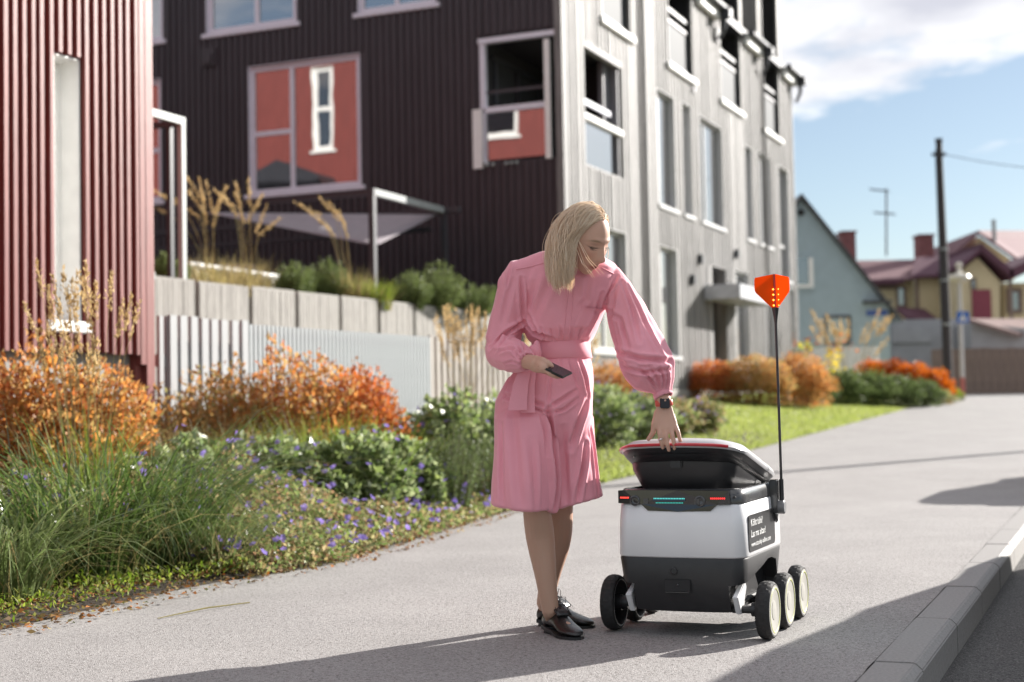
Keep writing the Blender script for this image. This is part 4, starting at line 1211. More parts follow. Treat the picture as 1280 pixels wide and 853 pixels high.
def fin(d, wd, name):
    d = (d - ud * d.dot(ud)).normalized()
    nrm = d.cross(ud).normalized()
    pl = [fl0 + d * .004, fl0 + d * .004 + ud * .138, fl0 + d * wd * .96 + ud * .122, fl0 + d * wd + ud * .112, fl0 + d * wd + ud * .074, fl0 + d * wd * .94 + ud * .064]
    b = MB(); b.prism(pl, nrm * .0022); return b.build(name, flagm, mast), d, nrm
fl, d1, n1_ = fin(dl, .087, 'flag'); fr2, d2, n2_ = fin(dr, .062, 'flag'); fk, d3, n3_ = fin(dk, .07, 'flag')
b = MB(); b.tube([fl0 - ud * .005, fl0 + ud * .138], .006, 8); b.build('spine', mat('flag_spine', (.35, .03, .02), .35, var=0), mast)
ledm = mat('amber_lamp', (1, .42, .05), .4, var=0, emit=(1, .36, .04), estr=2.2)
b = MB()
for k in range(4):
    p = fl0 + ud * (.018 + .0205 * k)
    b.ball(p + d1 * .009 - n1_ * (.003 if n1_.y > 0 else -.003), .0032, n=8, m=6); b.ball(p + d2 * .016 - n2_ * (.003 if n2_.y > 0 else -.003), .0022, n=8, m=6)
b.build('amber_lamp', ledm, mast)
# wheels
WR = .101
def wheel(x, y, side_):
    s = 1 if side_ > 0 else -1
    c = R(x, y, WR + .001)
    ax = RX * s
    def fn(k, i):
        if k in (2, 3, 4, 5, 6):
            sh = (i + abs(k - 4) * 2) % 6
            return -.0035 if sh == 0 else 0
        return 0
    b = MB(); b.lathe(c, ax, [(.085, -.022), (.092, -.024), (.097, -.020), (.1003, -.010), (.101, 0), (.1003, .010), (.097, .020), (.092, .026), (.085, .026)], 84, fn=fn)
    w = b.build('wheel', M['tyre'], robot, smooth=25)
    b = MB(); b.lathe(c, ax, [(.0855, .0245), (.086, .0262), (.078, .0262), (.060, .0235), (.040, .0225), (.034, .022), (.033, .0235), (.03, .0240), (.001, .0240)], 48); b.build('rim', M['cream'], w, smooth=35)
    b = MB(); b.lathe(c, ax, [(.0735, .0262), (.0755, .0274), (.0775, .0274), (.0785, .0264)], 48); b.build('yellow_ring', M['yellowring'], w)
    b = MB(); b.lathe(c, ax, [(.0865, -.026), (.082, -.0255), (.078, -.012), (.06, .012), (.03, .014), (.028, -.03), (.001, -.03)], 40); b.build('inner_rim', M['black'], w, smooth=35)
    b = MB(); b.lathe(c, ax, [(.0815, -.0252), (.0835, -.0262), (.0855, -.0258)], 48); b.build('inner_ring', mat('ring_grey', (.25, .25, .25), .4, var=0) if 'ring_grey' not in bpy.data.materials else bpy.data.materials['ring_grey'], w)
    b = MB(); b.tube([c - ax * .012, R(s * .17, y, WR)], [.014, .014], 10); b.lathe(c, ax, [(.001, -.055), (.024, -.055), (.026, -.03), (.026, .0)], 16); b.build('axle', M['black'], w, smooth=35)
for (x, y) in ((.294, -.182), (.291, .025), (.288, .232)): wheel(x, y, 1)
for (x, y) in ((-.292, -.125), (-.292, .06), (-.292, .235)): wheel(x, y, -1)
for s in (-1, 1):
    b = MB(); b.tube([R(s * .192, -.17, .103), R(s * .19, -.10, .125), R(s * .19, .05, .125), R(s * .19, .24, .103)], .009, 8); b.build('rocker_arm', M['rdark'], robot, smooth=True)
# ------------------------------------------------------------------ the woman in pink
person = thing('person', pt(700, 786, 5.42) * 1.0, 'blonde woman in a pink belted jumpsuit bending to press the robot lid, phone in hand', 'person')
person.location.z = 0; ORG[person.name] = person.location.copy()
M['pink'] = mat('pink_crepe', (.77, .325, .39), .72, var=.05, scale=3, bump=.06, bscale=160, sheen=.35, spec=.3)
M['shoe'] = mat('patent_leather', (.009, .008, .008), .34, var=.3, scale=60, bump=.15, bscale=160, coat=.25)
def colored(name, rough=.5, sss=0):
    m = mat(name, (.5, .5, .5), rough, var=0, spec=.35)
    at = m.node_tree.nodes.new('ShaderNodeAttribute'); at.attribute_name = 'tint'
    m.node_tree.links.new(at.outputs['Color'], m.node_tree.nodes['Principled BSDF'].inputs['Base Color'])
    p = m.node_tree.nodes['Principled BSDF']
    p.inputs['Subsurface Weight'].default_value = sss
    p.inputs['Subsurface Radius'].default_value = (.012, .005, .003)
    return m
def remeshed(b, voxel, it=6, fac=.5):
    me0 = b.mesh('tmp', M['pink'])
    o = bpy.data.objects.new('tmp', me0); C.objects.link(o)
    m = o.modifiers.new('r', 'REMESH'); m.mode = 'VOXEL'; m.voxel_size = voxel
    if it:
        m = o.modifiers.new('s', 'SMOOTH'); m.iterations = it; m.factor = fac
    bpy.context.view_layer.update()
    me = bpy.data.meshes.new_from_object(o.evaluated_get(bpy.context.evaluated_depsgraph_get()))
    bpy.data.objects.remove(o)
    return me
def finish(me, name, m, parent):
    off = org(parent)
    me.transform(Matrix.Translation(-off))
    me.materials.clear(); me.materials.append(m)
    me.polygons.foreach_set('use_smooth', [True] * len(me.polygons))
    me.name = name
    return link(name, me, parent)
def wave(p, ax, freq, ph=0): return math.sin(p.dot(ax) * freq + ph)

# ---- head frame
yaw, pitch = rad(43), rad(28)
hf = Vector((math.sin(yaw) * math.cos(pitch), -math.cos(yaw) * math.cos(pitch), -math.sin(pitch)))
hl = Vector((math.cos(yaw), math.sin(yaw), 0))
hu_ = Vector((math.sin(yaw) * math.sin(pitch), -math.cos(yaw) * math.sin(pitch), math.cos(pitch)))
rl = rad(4)
hu2 = hu_ * math.cos(rl) - hl * math.sin(rl); hl = hl * math.cos(rl) + hu_ * math.sin(rl); hu_ = hu2
HC = pt(731, 296, 5.2)
def hp(f, l, u): return HC + hf * f + hl * l + hu_ * u
HM = Matrix((hf, hl, hu_)).transposed()
def head_mesh(b):
    rr = []
    n, m = 56, 44
    for i in range(m + 1):
        ph = math.pi * (i + .01) / (m + .02)
        ring = []
        for j in range(n):
            th = 2 * math.pi * j / n
            f, l, u = math.sin(ph) * math.cos(th), math.sin(ph) * math.sin(th), -math.cos(ph)
            X, Y, Z = f * .098, l * .074, u * .112
            if u < 0:                                    # narrow to the jaw
                k = -u
                Y *= 1 - .34 * k ** 1.4
                X *= 1 - .04 * k
                if f > 0:
                    fac = min(3.2, math.sqrt(max(.02, 1 - k ** 3.4)) / max(.06, math.sqrt(max(0, 1 - k * k))))
                    X *= 1 + (fac - 1) * .80 * min(1, f * 2.5); Y *= 1 + (fac - 1) * .35 * min(1, f * 2.5)
                if f > 0: X += .004 * k
                if f < 0: X *= 1 - .35 * k
            X *= .86 if f < 0 else 1
            g = lambda a, c, s: math.exp(-((Y - a) / s[0]) ** 2 - ((Z - c) / s[1]) ** 2)
            if f > 0.1:
                X += .024 * g(0, -.040, (.010, .016)) + .014 * g(0, -.018, (.008, .022)) + .006 * g(0, -.044, (.017, .008))   # nose
                X += .006 * g(.024, .020, (.020, .008)) + .006 * g(-.024, .020, (.020, .008))                     # brow
                X -= .010 * g(.031, -.002, (.015, .011)) + .010 * g(-.031, -.002, (.015, .011))                   # sockets
                X += .006 * g(.031, -.003, (.011, .007)) + .006 * g(-.031, -.003, (.011, .007))                   # lids
                X += .006 * g(0, -.066, (.020, .0055)) + .007 * g(0, -.076, (.017, .0055)) - .004 * g(0, -.0705, (.02, .0025))  # lips
                X += .010 * g(0, -.100, (.018, .012)) - .004 * g(0, -.086, (.02, .006))                           # chin
                X += .005 * g(.045, -.035, (.02, .02)) + .005 * g(-.045, -.035, (.02, .02))                       # cheeks
            if u < 0 and f > 0: Z -= .019 * u * u * min(1, f * 3); X += .006 * u * u
            ring.append(hp(X, Y, Z))
        rr.append(ring)
    b.rings(rr, True)
bd = MB()
head_mesh(bd)
neck0 = pt(708, 330, 5.33)
bd.limb([hp(-.02, 0, -.05), hp(-.03, 0, -.10).lerp(neck0, .4), neck0, pt(703, 352, 5.36)], [.052, .05, .056, .07])
for s in (-1, 1):
    bd.ball(hp(-.008, s * .074, -.012), .016, .008, .03, 10, 8, HM)
# hidden trunk joins the limbs
pel = pt(690, 487, 5.44)
bd.limb([pt(703, 345, 5.34), pt(700, 385, 5.37), pt(699, 435, 5.42), pel], [.085, .1, .095, .11])
# her right arm (left in the picture), elbow bent, phone hand
sR, eR, wR = pt(647, 345, 5.33), pt(628, 432, 5.38), pt(656, 452, 5.22)
bd.limb([pt(690, 338, 5.34), sR + Vector((.01, 0, -.015)), sR.lerp(eR, .5), eR, eR.lerp(wR, .5), wR], [.03, .026, .030, .032, .034, .026])
# her left arm reaching down to the lid
sL, eL, wL = pt(771, 350, 5.32), pt(797, 420, 5.30), pt(829.5, 500, 5.217)
bd.limb([pt(715, 340, 5.34), sL + Vector((-.01, 0, -.015)), sL.lerp(eL, .5), eL, eL.lerp(wL, .5), wL], [.03, .026, .030, .034, .034, .0265])
# left hand on the lid
HDY = -.045
def hand_l(x, y, Y=5.262): return pt(x, y, Y + HDY)
bd.rings([[c + Vector((a * w * math.cos(t) , .5 * a * math.sin(t) * .9, 0)) for t in [2 * math.pi * k / 14 for k in range(14)]] for c, a, w in
          ((wL + Vector((0, 0, .01)), .026, 1.0), (hand_l(830, 508), .027, 1.05), (hand_l(831, 518), .033, 1.05), (hand_l(833, 528, 5.258), .038, 1.02), (hand_l(834, 535, 5.252), .038, 1.0), (hand_l(834, 539, 5.25), .032, 1.0))], True)
def fng(pp, r=(.0092, .0086, .0080, .0068)): bd.limb(pp, r, 10)
fng([hand_l(823.5, 531, 5.255), hand_l(824.5, 543, 5.238), hand_l(826.5, 553, 5.236), hand_l(828.5, 560, 5.246)])
fng([hand_l(831, 532, 5.252), hand_l(832.5, 545, 5.234), hand_l(834.5, 556, 5.232), hand_l(836, 563, 5.243)])
fng([hand_l(838, 532, 5.252), hand_l(840.5, 544, 5.234), hand_l(842.5, 554, 5.232), hand_l(843, 561, 5.243)])
fng([hand_l(843.5, 530, 5.258), hand_l(847.5, 540, 5.243), hand_l(850, 550, 5.24), hand_l(851.5, 556, 5.248)], (.0083, .0078, .007, .006))
bd.limb([hand_l(822, 516, 5.268), hand_l(818, 530, 5.258), hand_l(816.5, 541, 5.262), hand_l(810.5, 549, 5.27)], [.013, .0115, .0098, .008], 10)
# right hand, palm up under the phone
w2 = pt(664, 453, 5.185)
def hr(x, y, Y): return pt(x, y, Y)
bd.limb([wR, w2, hr(672, 456, 5.15), hr(680, 459, 5.13)], [.0265, .027, .030, .024], 14)
bd.limb([hr(682, 459, 5.16), hr(676, 457, 5.12), hr(679, 460, 5.105)], [.026, .026, .020], 12)
bd.limb([hr(668, 449, 5.16), hr(679, 450.5, 5.11), hr(686, 454, 5.098), hr(690, 457.5, 5.094)], [.014, .0115, .0095, .0075], 10)
bd.limb([hr(680, 461, 5.102), hr(688, 467, 5.088), hr(694, 470, 5.088), hr(699, 470.5, 5.098)], [.0095, .0088, .008, .0065], 10)
bd.limb([hr(681, 462, 5.122), hr(689, 468.5, 5.112), hr(696, 471.5, 5.112), hr(701, 471, 5.12)], [.0095, .0088, .008, .0066], 10)
bd.limb([hr(681, 463, 5.142), hr(688, 468.5, 5.134), hr(694, 471, 5.134), hr(699, 470, 5.14)], [.0092, .0085, .0076, .0062], 10)
bd.limb([hr(680, 463, 5.162), hr(686, 467.5, 5.156), hr(690.5, 469.5, 5.156), hr(694, 469, 5.16)], [.0085, .0078, .0068, .0056], 10)
# legs
def cat(pp, rr, m=5):
    P, Q = [], []
    for i in range(len(pp) - 1):
        a, b_, c_, d_ = pp[max(i - 1, 0)], pp[i], pp[i + 1], pp[min(i + 2, len(pp) - 1)]
        ra, rb, rc, rd = rr[max(i - 1, 0)], rr[i], rr[i + 1], rr[min(i + 2, len(pp) - 1)]
        for k in range(m):
            t = k / m
            f = lambda A, B, C_, D_: .5 * (2 * B + (C_ - A) * t + (2 * A - 5 * B + 4 * C_ - D_) * t * t + (3 * B - A - 3 * C_ + D_) * t ** 3)
            P.append(f(a, b_, c_, d_)); Q.append(f(ra, rb, rc, rd))
    return P + [pp[-1]], Q + [rr[-1]]
def leg(hip, knee, calf, ank, heelp, toep):
    bd.limb(*cat([hip, hip.lerp(knee, .5), knee, calf, calf.lerp(ank, .55), ank], [.070, .058, .050, .0525, .039, .031]), 20)
    bd.limb([ank, heelp, heelp.lerp(toep, .5), toep], [.032, .027, .025, .02], 14)
aR, aL = pt(688, 763, 5.40), pt(681, 753, 5.62)
leg(pt(672, 500, 5.44), pt(670, 622, 5.36), pt(675, 670, 5.41), aR, Vector((.129, 5.445, .046)), Vector((.18, 5.335, .034)))
leg(pt(708, 500, 5.46), pt(700, 622, 5.50), pt(697, 672, 5.57), aL, Vector((.113, 5.627, .046)), Vector((.21, 5.58, .034)))
me = remeshed(bd, .0034, 3, .45)
col = me.color_attributes.new('tint', 'FLOAT_COLOR', 'POINT')
skin, hose, lip, lash, brow, blush = (.56, .34, .255), (.47, .295, .215), (.42, .12, .10), (.06, .035, .025), (.26, .17, .10), (.52, .25, .18)
co = np.empty(len(me.vertices) * 3, np.float32); me.vertices.foreach_get('co', co); co = co.reshape(-1, 3)
rel = co - np.array(HC[:], np.float32)
hx_, hy_, hz_ = rel @ np.array(hf[:]), rel @ np.array(hl[:]), rel @ np.array(hu_[:])
tint = np.tile(np.array([*skin, 1], np.float32), (len(co), 1))
tint[co[:, 2] < .62, :3] = hose
inh = (np.abs(rel) < .16).all(1) & (hx_ > .03)
def paint(c, w):
    w = np.where(inh, np.clip(w, 0, 1), 0)[:, None]
    tint[:, :3] = tint[:, :3] * (1 - w) + np.array(c, np.float32) * w
ga = lambda a, c, s1, s2: np.exp(-((hy_ - a) / s1) ** 2 - ((hz_ - c) / s2) ** 2)
paint(blush, .7 * (ga(.042, -.035, .02, .016) + ga(-.042, -.035, .02, .016)) + .5 * ga(0, -.045, .012, .012))
paint(lip, 1.4 * ga(0, -.079, .018, .0072))
paint((.16, .05, .05), 1.2 * ga(0, -.0785, .017, .0016))
for s in (-1, 1):
    paint(brow, 1.2 * np.exp(-((hy_ - s * .031) / .017) ** 2 - ((hz_ - (.0195 - 6 * (hy_ - s * .028) ** 2 * 2)) / .0032) ** 2))
    paint((.38, .22, .16), .6 * ga(s * .031, .004, .015, .006))
    paint(lash, 1.6 * np.exp(-((hy_ - s * .032) / .0145) ** 2 - ((hz_ - (-.0075 + 9 * (hy_ - s * .031) ** 2)) / .0021) ** 2))
col.data.foreach_set('color', tint.ravel())
body = finish(me, 'body', colored('skin', .48, .12), person)
b = MB()
for s in (-1, 1):
    for k in range(9):
        y = s * .032 + (k - 4) * .0032
        z = -.0085 + 9 * (y - s * .031) ** 2
        b.tube([hp(.0905 - abs(y) * .22, y, z), hp(.0985 - abs(y) * .22, y + (k - 4) * .0007, z - .007)], [.0009, .0003], 4)
b.build('eyelashes', mat('lash', lash, .6, var=0), person)

# ---- hair: a bob of single strands over an under-layer
M['hair'] = leafmat('blonde_hair', [(.72, .58, .43), (.86, .73, .57), (.95, .85, .72), (.78, .65, .50)], trans=.38, rough=.34, spec=.6)
HS = (.089, .079, .119)
def scalp(f, l, u, k=1.0): return hp(f * HS[0] * k - .002, l * HS[1] * k, u * HS[2] * k)
def inside_push(p, k):
    r = p - HC
    q = Vector((r.dot(hf) + .002, r.dot(hl), r.dot(hu_)))
    e = math.sqrt((q.x / (HS[0] * k)) ** 2 + (q.y / (HS[1] * k)) ** 2 + (q.z / (HS[2] * k)) ** 2)
    if e < 1:
        q = q / max(e, 1e-3)
        return hp(q.x - .002, q.y, q.z), True
    return p, False
hairb = MB()
G = Vector((0, 0, -1))
HANG = pt(713, 358, 5.13)
def strand(f, l, u, near, length, k, wd, jit, mb):
    pts = [scalp(f, l, u, k)]; n = 15; st = length / n
    d = ((-hl * .9 - hf * .55) if near else (hl * .55 - hf * 1.0)) + jit * .35
    d = (d + hu_ * .05).normalized()
    for i in range(n):
        t = i / n
        g = .30 if near else .20
        d = (d * (1 - g) + (G + jit * .08) * g).normalized()
        q = pts[-1] + d * st
        r = q - HC
        qf, ql, qu = r.dot(hf), r.dot(hl), r.dot(hu_)
        lim = (.036 + .3 * max(0, qu - .02) + .42 * max(0, HC.z - .01 - q.z)) if near else -.005
        if qf > lim and qu < .085: q = q - hf * (qf - lim) * .55
        q, hit = inside_push(q, k)
        if near and q.z < HC.z - .01:
            w = min(1, (HC.z - .01 - q.z) / .16)
            q = Vector((q.x + (HANG.x - q.x) * .016 * w, q.y + (HANG.y - q.y) * .03 * w, q.z))
        dd = q - pts[-1]
        if dd.length > 1e-5: d = dd.normalized()
        pts.append(q)
    wp = l * 9 + f * 5 + random.uniform(-.5, .5)
    if near: pts = [p + (hf * math.sin(i * .75 + wp) + hl * math.cos(i * .6 + wp * 1.3)) * (.0045 * min(1, i / 6)) for i, p in enumerate(pts)]
    rr = [wd * (1 - .6 * max(0, (i / n - .7)) / .3) for i in range(n + 1)]
    mb.tube(pts, rr, 3, cap=False)
random.seed(11)
cnt = 0
while cnt < 4400:
    th = random.uniform(-math.pi, math.pi); u = random.uniform(-.25, 1.0)
    s = math.sqrt(max(0, 1 - u * u)); f, l = s * math.cos(th), s * math.sin(th)
    if f > .10 and u < .60 + .12 * (1 - abs(l)) - .35 * max(0, abs(l) - .5): continue
    near = l < .18 - .15 * (f < 0)
    if not near and u < .1: continue
    jit = Vector((random.gauss(0, 1), random.gauss(0, 1), random.gauss(0, 1))) * .42
    Lh = (.195 + .112 * max(0, u)) if near else .15
    strand(f, l, u, near, Lh * random.uniform(.88, 1.07), random.choice((1.0, 1.01, 1.02, 1.035)), random.uniform(.0006, .0012), jit, hairb)
    cnt += 1
hair = hairb.build('hair', M['hair'], person, smooth='all')
cap_ = MB(); rr = []
for i in range(15):
    u = .999 - i * .075; ring = []
    for j in range(40):
        th = 2 * math.pi * j / 40; s = math.sqrt(max(0, 1 - u * u)); f, l = s * math.cos(th), s * math.sin(th)
        uu = u
        if f > .1 and u < .66: uu = .66; s2 = math.sqrt(1 - uu * uu); f, l = f / max(s, 1e-3) * s2, l / max(s, 1e-3) * s2
        ring.append(scalp(f, l, uu, .985))
    rr.append(ring)
cap_.rings(rr, True); cap_.build('hair_base', mat('hair_under', (.30, .20, .11), .5, var=.1), person, smooth='all')
wisp = MB()
for k in range(5):                                   # loose ends blowing across the cheek
    a = hp(.045 + random.uniform(-.008, .006), -.078 + random.uniform(-.004, .006), .0 + random.uniform(-.03, .02))
    e = pt(752 + random.uniform(-12, 6), 346 + random.uniform(-10, 4), 5.10 + random.uniform(-.01, .02))
    m_ = a.lerp(e, .5) + Vector((-.008, -.030, -.012))
    wisp.tube([a, a.lerp(m_, .6), m_, m_.lerp(e, .6), e], [.0007, .0008, .0008, .0006, .0003], 4, cap=False)
for k in range(26):                                   # flyaway hairs at the back of the head
    v = Vector((random.uniform(-.9, -.1), -random.uniform(.2, .9), random.uniform(-.1, .9))).normalized()
    a = scalp(*v, 1.03); dv = (a - HC).normalized()
    a2 = a + dv * random.uniform(.006, .02) + Vector((0, 0, random.uniform(-.02, .0)))
    a3 = a2 + Vector((random.uniform(-.008, .004), 0, -random.uniform(.01, .03)))
    wisp.tube([a, a2, a3], [.0004, .0004, .0002], 3, cap=False)
stuff(wisp.build('loose_hair', M['hair'], person))

# ---- jumpsuit: blouse with full sleeves, belt, wide cropped legs
def ell(c, hw, hd, n=56, e=2.25, fold=None, up=None, u=None, v=None):
    u = u or Vector((1, 0, 0)); v = v or Vector((0, 1, 0))
    out = []
    for k in range(n):
        t = 2 * math.pi * k / n
        ct, st = math.cos(t), math.sin(t)
        x = math.copysign(abs(ct) ** (2 / e), ct); y = math.copysign(abs(st) ** (2 / e), st)
        g = 1 + (fold(t) if fold else 0)
        out.append(c + u * x * hw * g + v * y * hd * g)
    return out
def pxr(y, xl, xr, Y, hd, fold=None, tilt=0):
    c = pt((xl + xr) / 2, y, Y); hw = (xr - xl) / 2 / F * Y
    u = Vector((1, -.22, tilt)).normalized(); u = u / u.x
    v = Vector((.22, 1, 0)).normalized()
    return ell(c, hw, hd, fold=fold, u=u, v=v)
bl = MB()
bl.rings([pxr(444, 669, 736, 5.42, .098), pxr(430, 667, 735, 5.415, .1), pxr(423, 660, 741, 5.405, .118, lambda t: .02 * math.sin(9 * t)), pxr(412, 655, 746, 5.395, .128, lambda t: .018 * math.sin(9 * t + .6)),
          pxr(395, 653, 753, 5.385, .128), pxr(372, 650, 764, 5.365, .122), pxr(350, 648, 768, 5.345, .112), pxr(336, 652, 768, 5.335, .095, tilt=0), pxr(326, 664, 758, 5.33, .08), pxr(316, 682, 744, 5.33, .066), pxr(309, 690, 736, 5.325, .058)], True)
for a, c, r in ((pt(694, 324, 5.33), pt(655, 340, 5.335), .042), (pt(735, 324, 5.33), pt(758, 342, 5.33), .040)):
    bl.limb([a, c], [r, r + .006], 20)
bl.limb([pt(656, 345, 5.335), pt(650, 375, 5.345), pt(648, 398, 5.36)], [.05, .052, .045], 20)
# her right sleeve
def sl(pp, rr, n=40, fold=None):
    R2 = []
    t0 = (pp[1] - pp[0]).normalized(); u = Vector((0, 1, 0))
    for i, p in enumerate(pp):
        t = (pp[min(i + 1, len(pp) - 1)] - pp[max(i - 1, 0)]).normalized()
        u = (u - t * u.dot(t)).normalized(); w = t.cross(u)
        ring = []
        for k in range(n):
            a = 2 * math.pi * k / n
            g = 1 + (fold(i, a) if fold else 0)
            ring.append(p + (u * math.cos(a) * .88 + w * math.sin(a)) * rr[i] * g)
        R2.append(ring)
    bl.rings(R2, True)
sl([pt(662, 338, 5.335), pt(648, 341, 5.335), pt(642, 352, 5.338), pt(637, 375, 5.345), pt(632, 402, 5.36), pt(629, 422, 5.37), pt(630, 436, 5.365)],
   [.042, .052, .055, .057, .062, .067, .058], fold=lambda i, a: .035 * math.sin(5 * a + 1) * (1 if i > 0 else 0))
sl([pt(623, 430, 5.385), pt(629, 440, 5.35), pt(638, 444, 5.30), pt(646, 447, 5.26), pt(652, 449, 5.235), pt(656, 451, 5.215), pt(658, 452, 5.208)],
   [.052, .064, .066, .060, .050, .038, .036], fold=lambda i, a: (.03 + .012 * i) * math.sin(9 * a + .5 * i) * (1 if i > 1 else .4))
# her left sleeve, very full above the cuff
sl([pt(750, 345, 5.33), pt(764, 348, 5.325), pt(771, 359, 5.32), pt(781, 385, 5.31), pt(793, 415, 5.30), pt(803, 440, 5.26), pt(811, 457, 5.24), pt(819, 471, 5.228), pt(826, 482, 5.221), pt(828, 489, 5.218), pt(828.7, 493, 5.217)],
   [.038, .047, .054, .066, .081, .095, .098, .084, .056, .036, .033], fold=lambda i, a: (.03 if i < 5 else .02 + .014 * (i - 4)) * math.sin((4 if i < 5 else 10) * a + .3 * i) * (1 if i > 0 else 0))
# stand collar
bl.rings([pxr(318, 684, 744, 5.33, .064), pxr(309, 690, 738, 5.32, .056), pxr(305, 692, 737, 5.315, .054)], True)
me = remeshed(bl, .0046, 7, .5)
# cloth folds: soft creases drawn along the pull of the fabric
vs_ = me.vertices
co = np.empty(len(vs_) * 3, np.float32); vs_.foreach_get('co', co); co = co.reshape(-1, 3)
no = np.empty(len(vs_) * 3, np.float32); vs_.foreach_get('normal', no); no = no.reshape(-1, 3)
def creases(me, lst):
    """long grooves with a raised lip, each drawn along the cloth from point to point"""
    bv = BVHTree.FromPolygons([v.co for v in me.vertices], [tuple(p.vertices) for p in me.polygons])
    D = np.zeros(len(co), np.float32)
    for pl, wid, dep in lst:
        P3 = []
        for (xa, ya), (xb, yb3) in zip(pl, pl[1:]):
            for k in range(44):
                h = bv.ray_cast(EYE, ray(xa + (xb - xa) * k / 44, ya + (yb3 - ya) * k / 44).normalized())
                if h[0] is not None: P3.append(h[0][:])
        if len(P3) < 4: continue
        P3 = np.array(P3, np.float32); m = len(P3)
        # keep one sheet: drop jumps in depth
        med = np.median(P3[:, 1]); P3 = P3[np.abs(P3[:, 1] - med) < .12]; m = len(P3)
        if m < 4: continue
        lo, hi = P3.min(0) - .06, P3.max(0) + .06
        sel = np.where(((co > lo) & (co < hi)).all(1))[0]
        if not len(sel): continue
        d2 = ((co[sel][:, None, :] - P3[None]) ** 2).sum(2)
        k = d2.argmin(1); dist = np.sqrt(d2[np.arange(len(sel)), k]); t = k / (m - 1)
        env = np.clip(np.sin(np.pi * (t * .92 + .04)), 0, 1) ** .6
        D[sel] += env * dep * (-np.exp(-(dist / wid) ** 2) + .8 * np.exp(-((dist - 2.0 * wid) / (.95 * wid)) ** 2))
    return D
def noisefold(co, scale, amp, stretch=(1, 1, 1)):
    return np.array([noise.noise(Vector((float(p[0]) * scale * stretch[0], float(p[1]) * scale * stretch[1], float(p[2]) * scale * stretch[2]))) for p in co], np.float32) * amp
D = noisefold(co, 9, .006, (1.6, 1, .5)) + noisefold(co, 24, .0022, (1.2, 1, .7))
D += creases(me, [
    ([(778, 352), (790, 385), (800, 430)], .006, .008), ([(784, 356), (806, 405), (830, 448)], .006, .007), ([(768, 360), (764, 400), (772, 440)], .008, .009), ([(757, 385), (775, 400), (790, 440)], .007, .006),
    ([(770, 440), (800, 449), (840, 452)], .008, .013), ([(776, 458), (805, 466), (838, 462)], .006, .010), ([(800, 460), (815, 476), (824, 490)], .005, .008), ([(812, 458), (822, 474), (827, 490)], .005, .009), ([(824, 458), (829, 474), (830, 490)], .004, .008), ([(834, 458), (835, 474), (833, 488)], .004, .007), ([(788, 448), (780, 420), (776, 395)], .007, .006),
    ([(654, 403), (636, 415), (613, 436)], .007, .016), ([(650, 412), (632, 424), (618, 440)], .005, .008), ([(640, 352), (633, 380), (628, 405)], .009, .006), ([(652, 348), (653, 375), (655, 404)], .006, .012), ([(630, 330), (626, 345), (622, 362)], .005, .007), ([(638, 330), (636, 345), (633, 360)], .004, .006), ([(645, 432), (650, 440), (655, 447)], .004, .007), ([(640, 438), (646, 444), (652, 451)], .004, .007), ([(630, 455), (640, 452), (650, 456)], .004, .006), ([(652, 428), (656, 438), (659, 446)], .004, .007), ([(622, 440), (634, 436), (645, 438)], .006, .007),
    ([(656, 403), (668, 416), (692, 424)], .007, .012), ([(660, 392), (667, 408), (676, 420)], .005, .007), ([(700, 408), (702, 416), (703, 425)], .004, .006), ([(715, 410), (714, 418), (713, 425)], .004, .006), ([(688, 412), (690, 419), (691, 425)], .004, .006), ([(728, 408), (725, 417), (722, 425)], .004, .006), ([(676, 410), (679, 418), (681, 425)], .004, .006),
    ([(752, 368), (744, 395), (734, 418)], .008, .010), ([(690, 345), (680, 370), (668, 398)], .012, .006), ([(735, 352), (733, 375), (724, 384)], .009, .005), ([(672, 340), (666, 365), (662, 385)], .010, .005), ([(772, 345), (764, 360), (757, 372)], .005, .008)])
co2 = co + no * D[:, None]
vs_.foreach_set('co', co2.ravel().astype(np.float32)); me.update()
blouse = finish(me, 'blouse', M['pink'], person)
# trousers
tr = MB()
def hipring(y, xl, xr, Y, hd, a=0.012, ph=0): return pxr(y, xl, xr, Y, hd, fold=lambda t: a * math.sin(8 * t + ph))
tr.rings([pxr(438, 669, 735, 5.42, .098), pxr(448, 664, 738, 5.425, .105), pxr(462, 645, 741, 5.43, .125), pxr(480, 630, 742, 5.44, .138), pxr(500, 621, 741, 5.445, .142), pxr(522, 619, 740, 5.45, .14), pxr(548, 624, 731, 5.45, .11), pxr(575, 640, 720, 5.45, .07)], True)
def legring(y, xl, xr, Y, hd, k, a, ph, tilt=0): return pxr(y, xl, xr, Y, hd, fold=lambda t: a * math.sin(k * t + ph) + a * .5 * math.sin((2 * k + 1) * t + ph), tilt=tilt)
tr.rings([legring(506, 634, 690, 5.43, .10, 5, .0, 0), legring(522, 619.5, 699, 5.42, .13, 5, .008, 1), legring(550, 619, 698, 5.41, .135, 5, .018, 1), legring(590, 618, 696, 5.40, .142, 5, .03, 1.2, -.05), legring(625, 617, 694, 5.395, .15, 5, .04, 1.3, -.12), legring(632.5, 616.5, 694, 5.395, .152, 5, .042, 1.3, -.135), legring(633.5, 618, 692, 5.395, .146, 5, .042, 1.3, -.135)], True)
tr.rings([legring(506, 684, 732, 5.47, .10, 5, .0, 0), legring(522, 676, 741, 5.47, .125, 5, .008, 2), legring(550, 677, 742, 5.48, .13, 5, .018, 2), legring(590, 680, 746, 5.49, .136, 5, .03, 2.2, .10), legring(622, 683, 751.5, 5.495, .142, 5, .04, 2.4, .2), legring(629, 684, 752.5, 5.495, .144, 5, .042, 2.4, .24), legring(630, 686, 750, 5.495, .138, 5, .042, 2.4, .24)], True)
me = remeshed(tr, .0048, 6, .5)
vs_ = me.vertices
co = np.empty(len(vs_) * 3, np.float32); vs_.foreach_get('co', co); co = co.reshape(-1, 3)
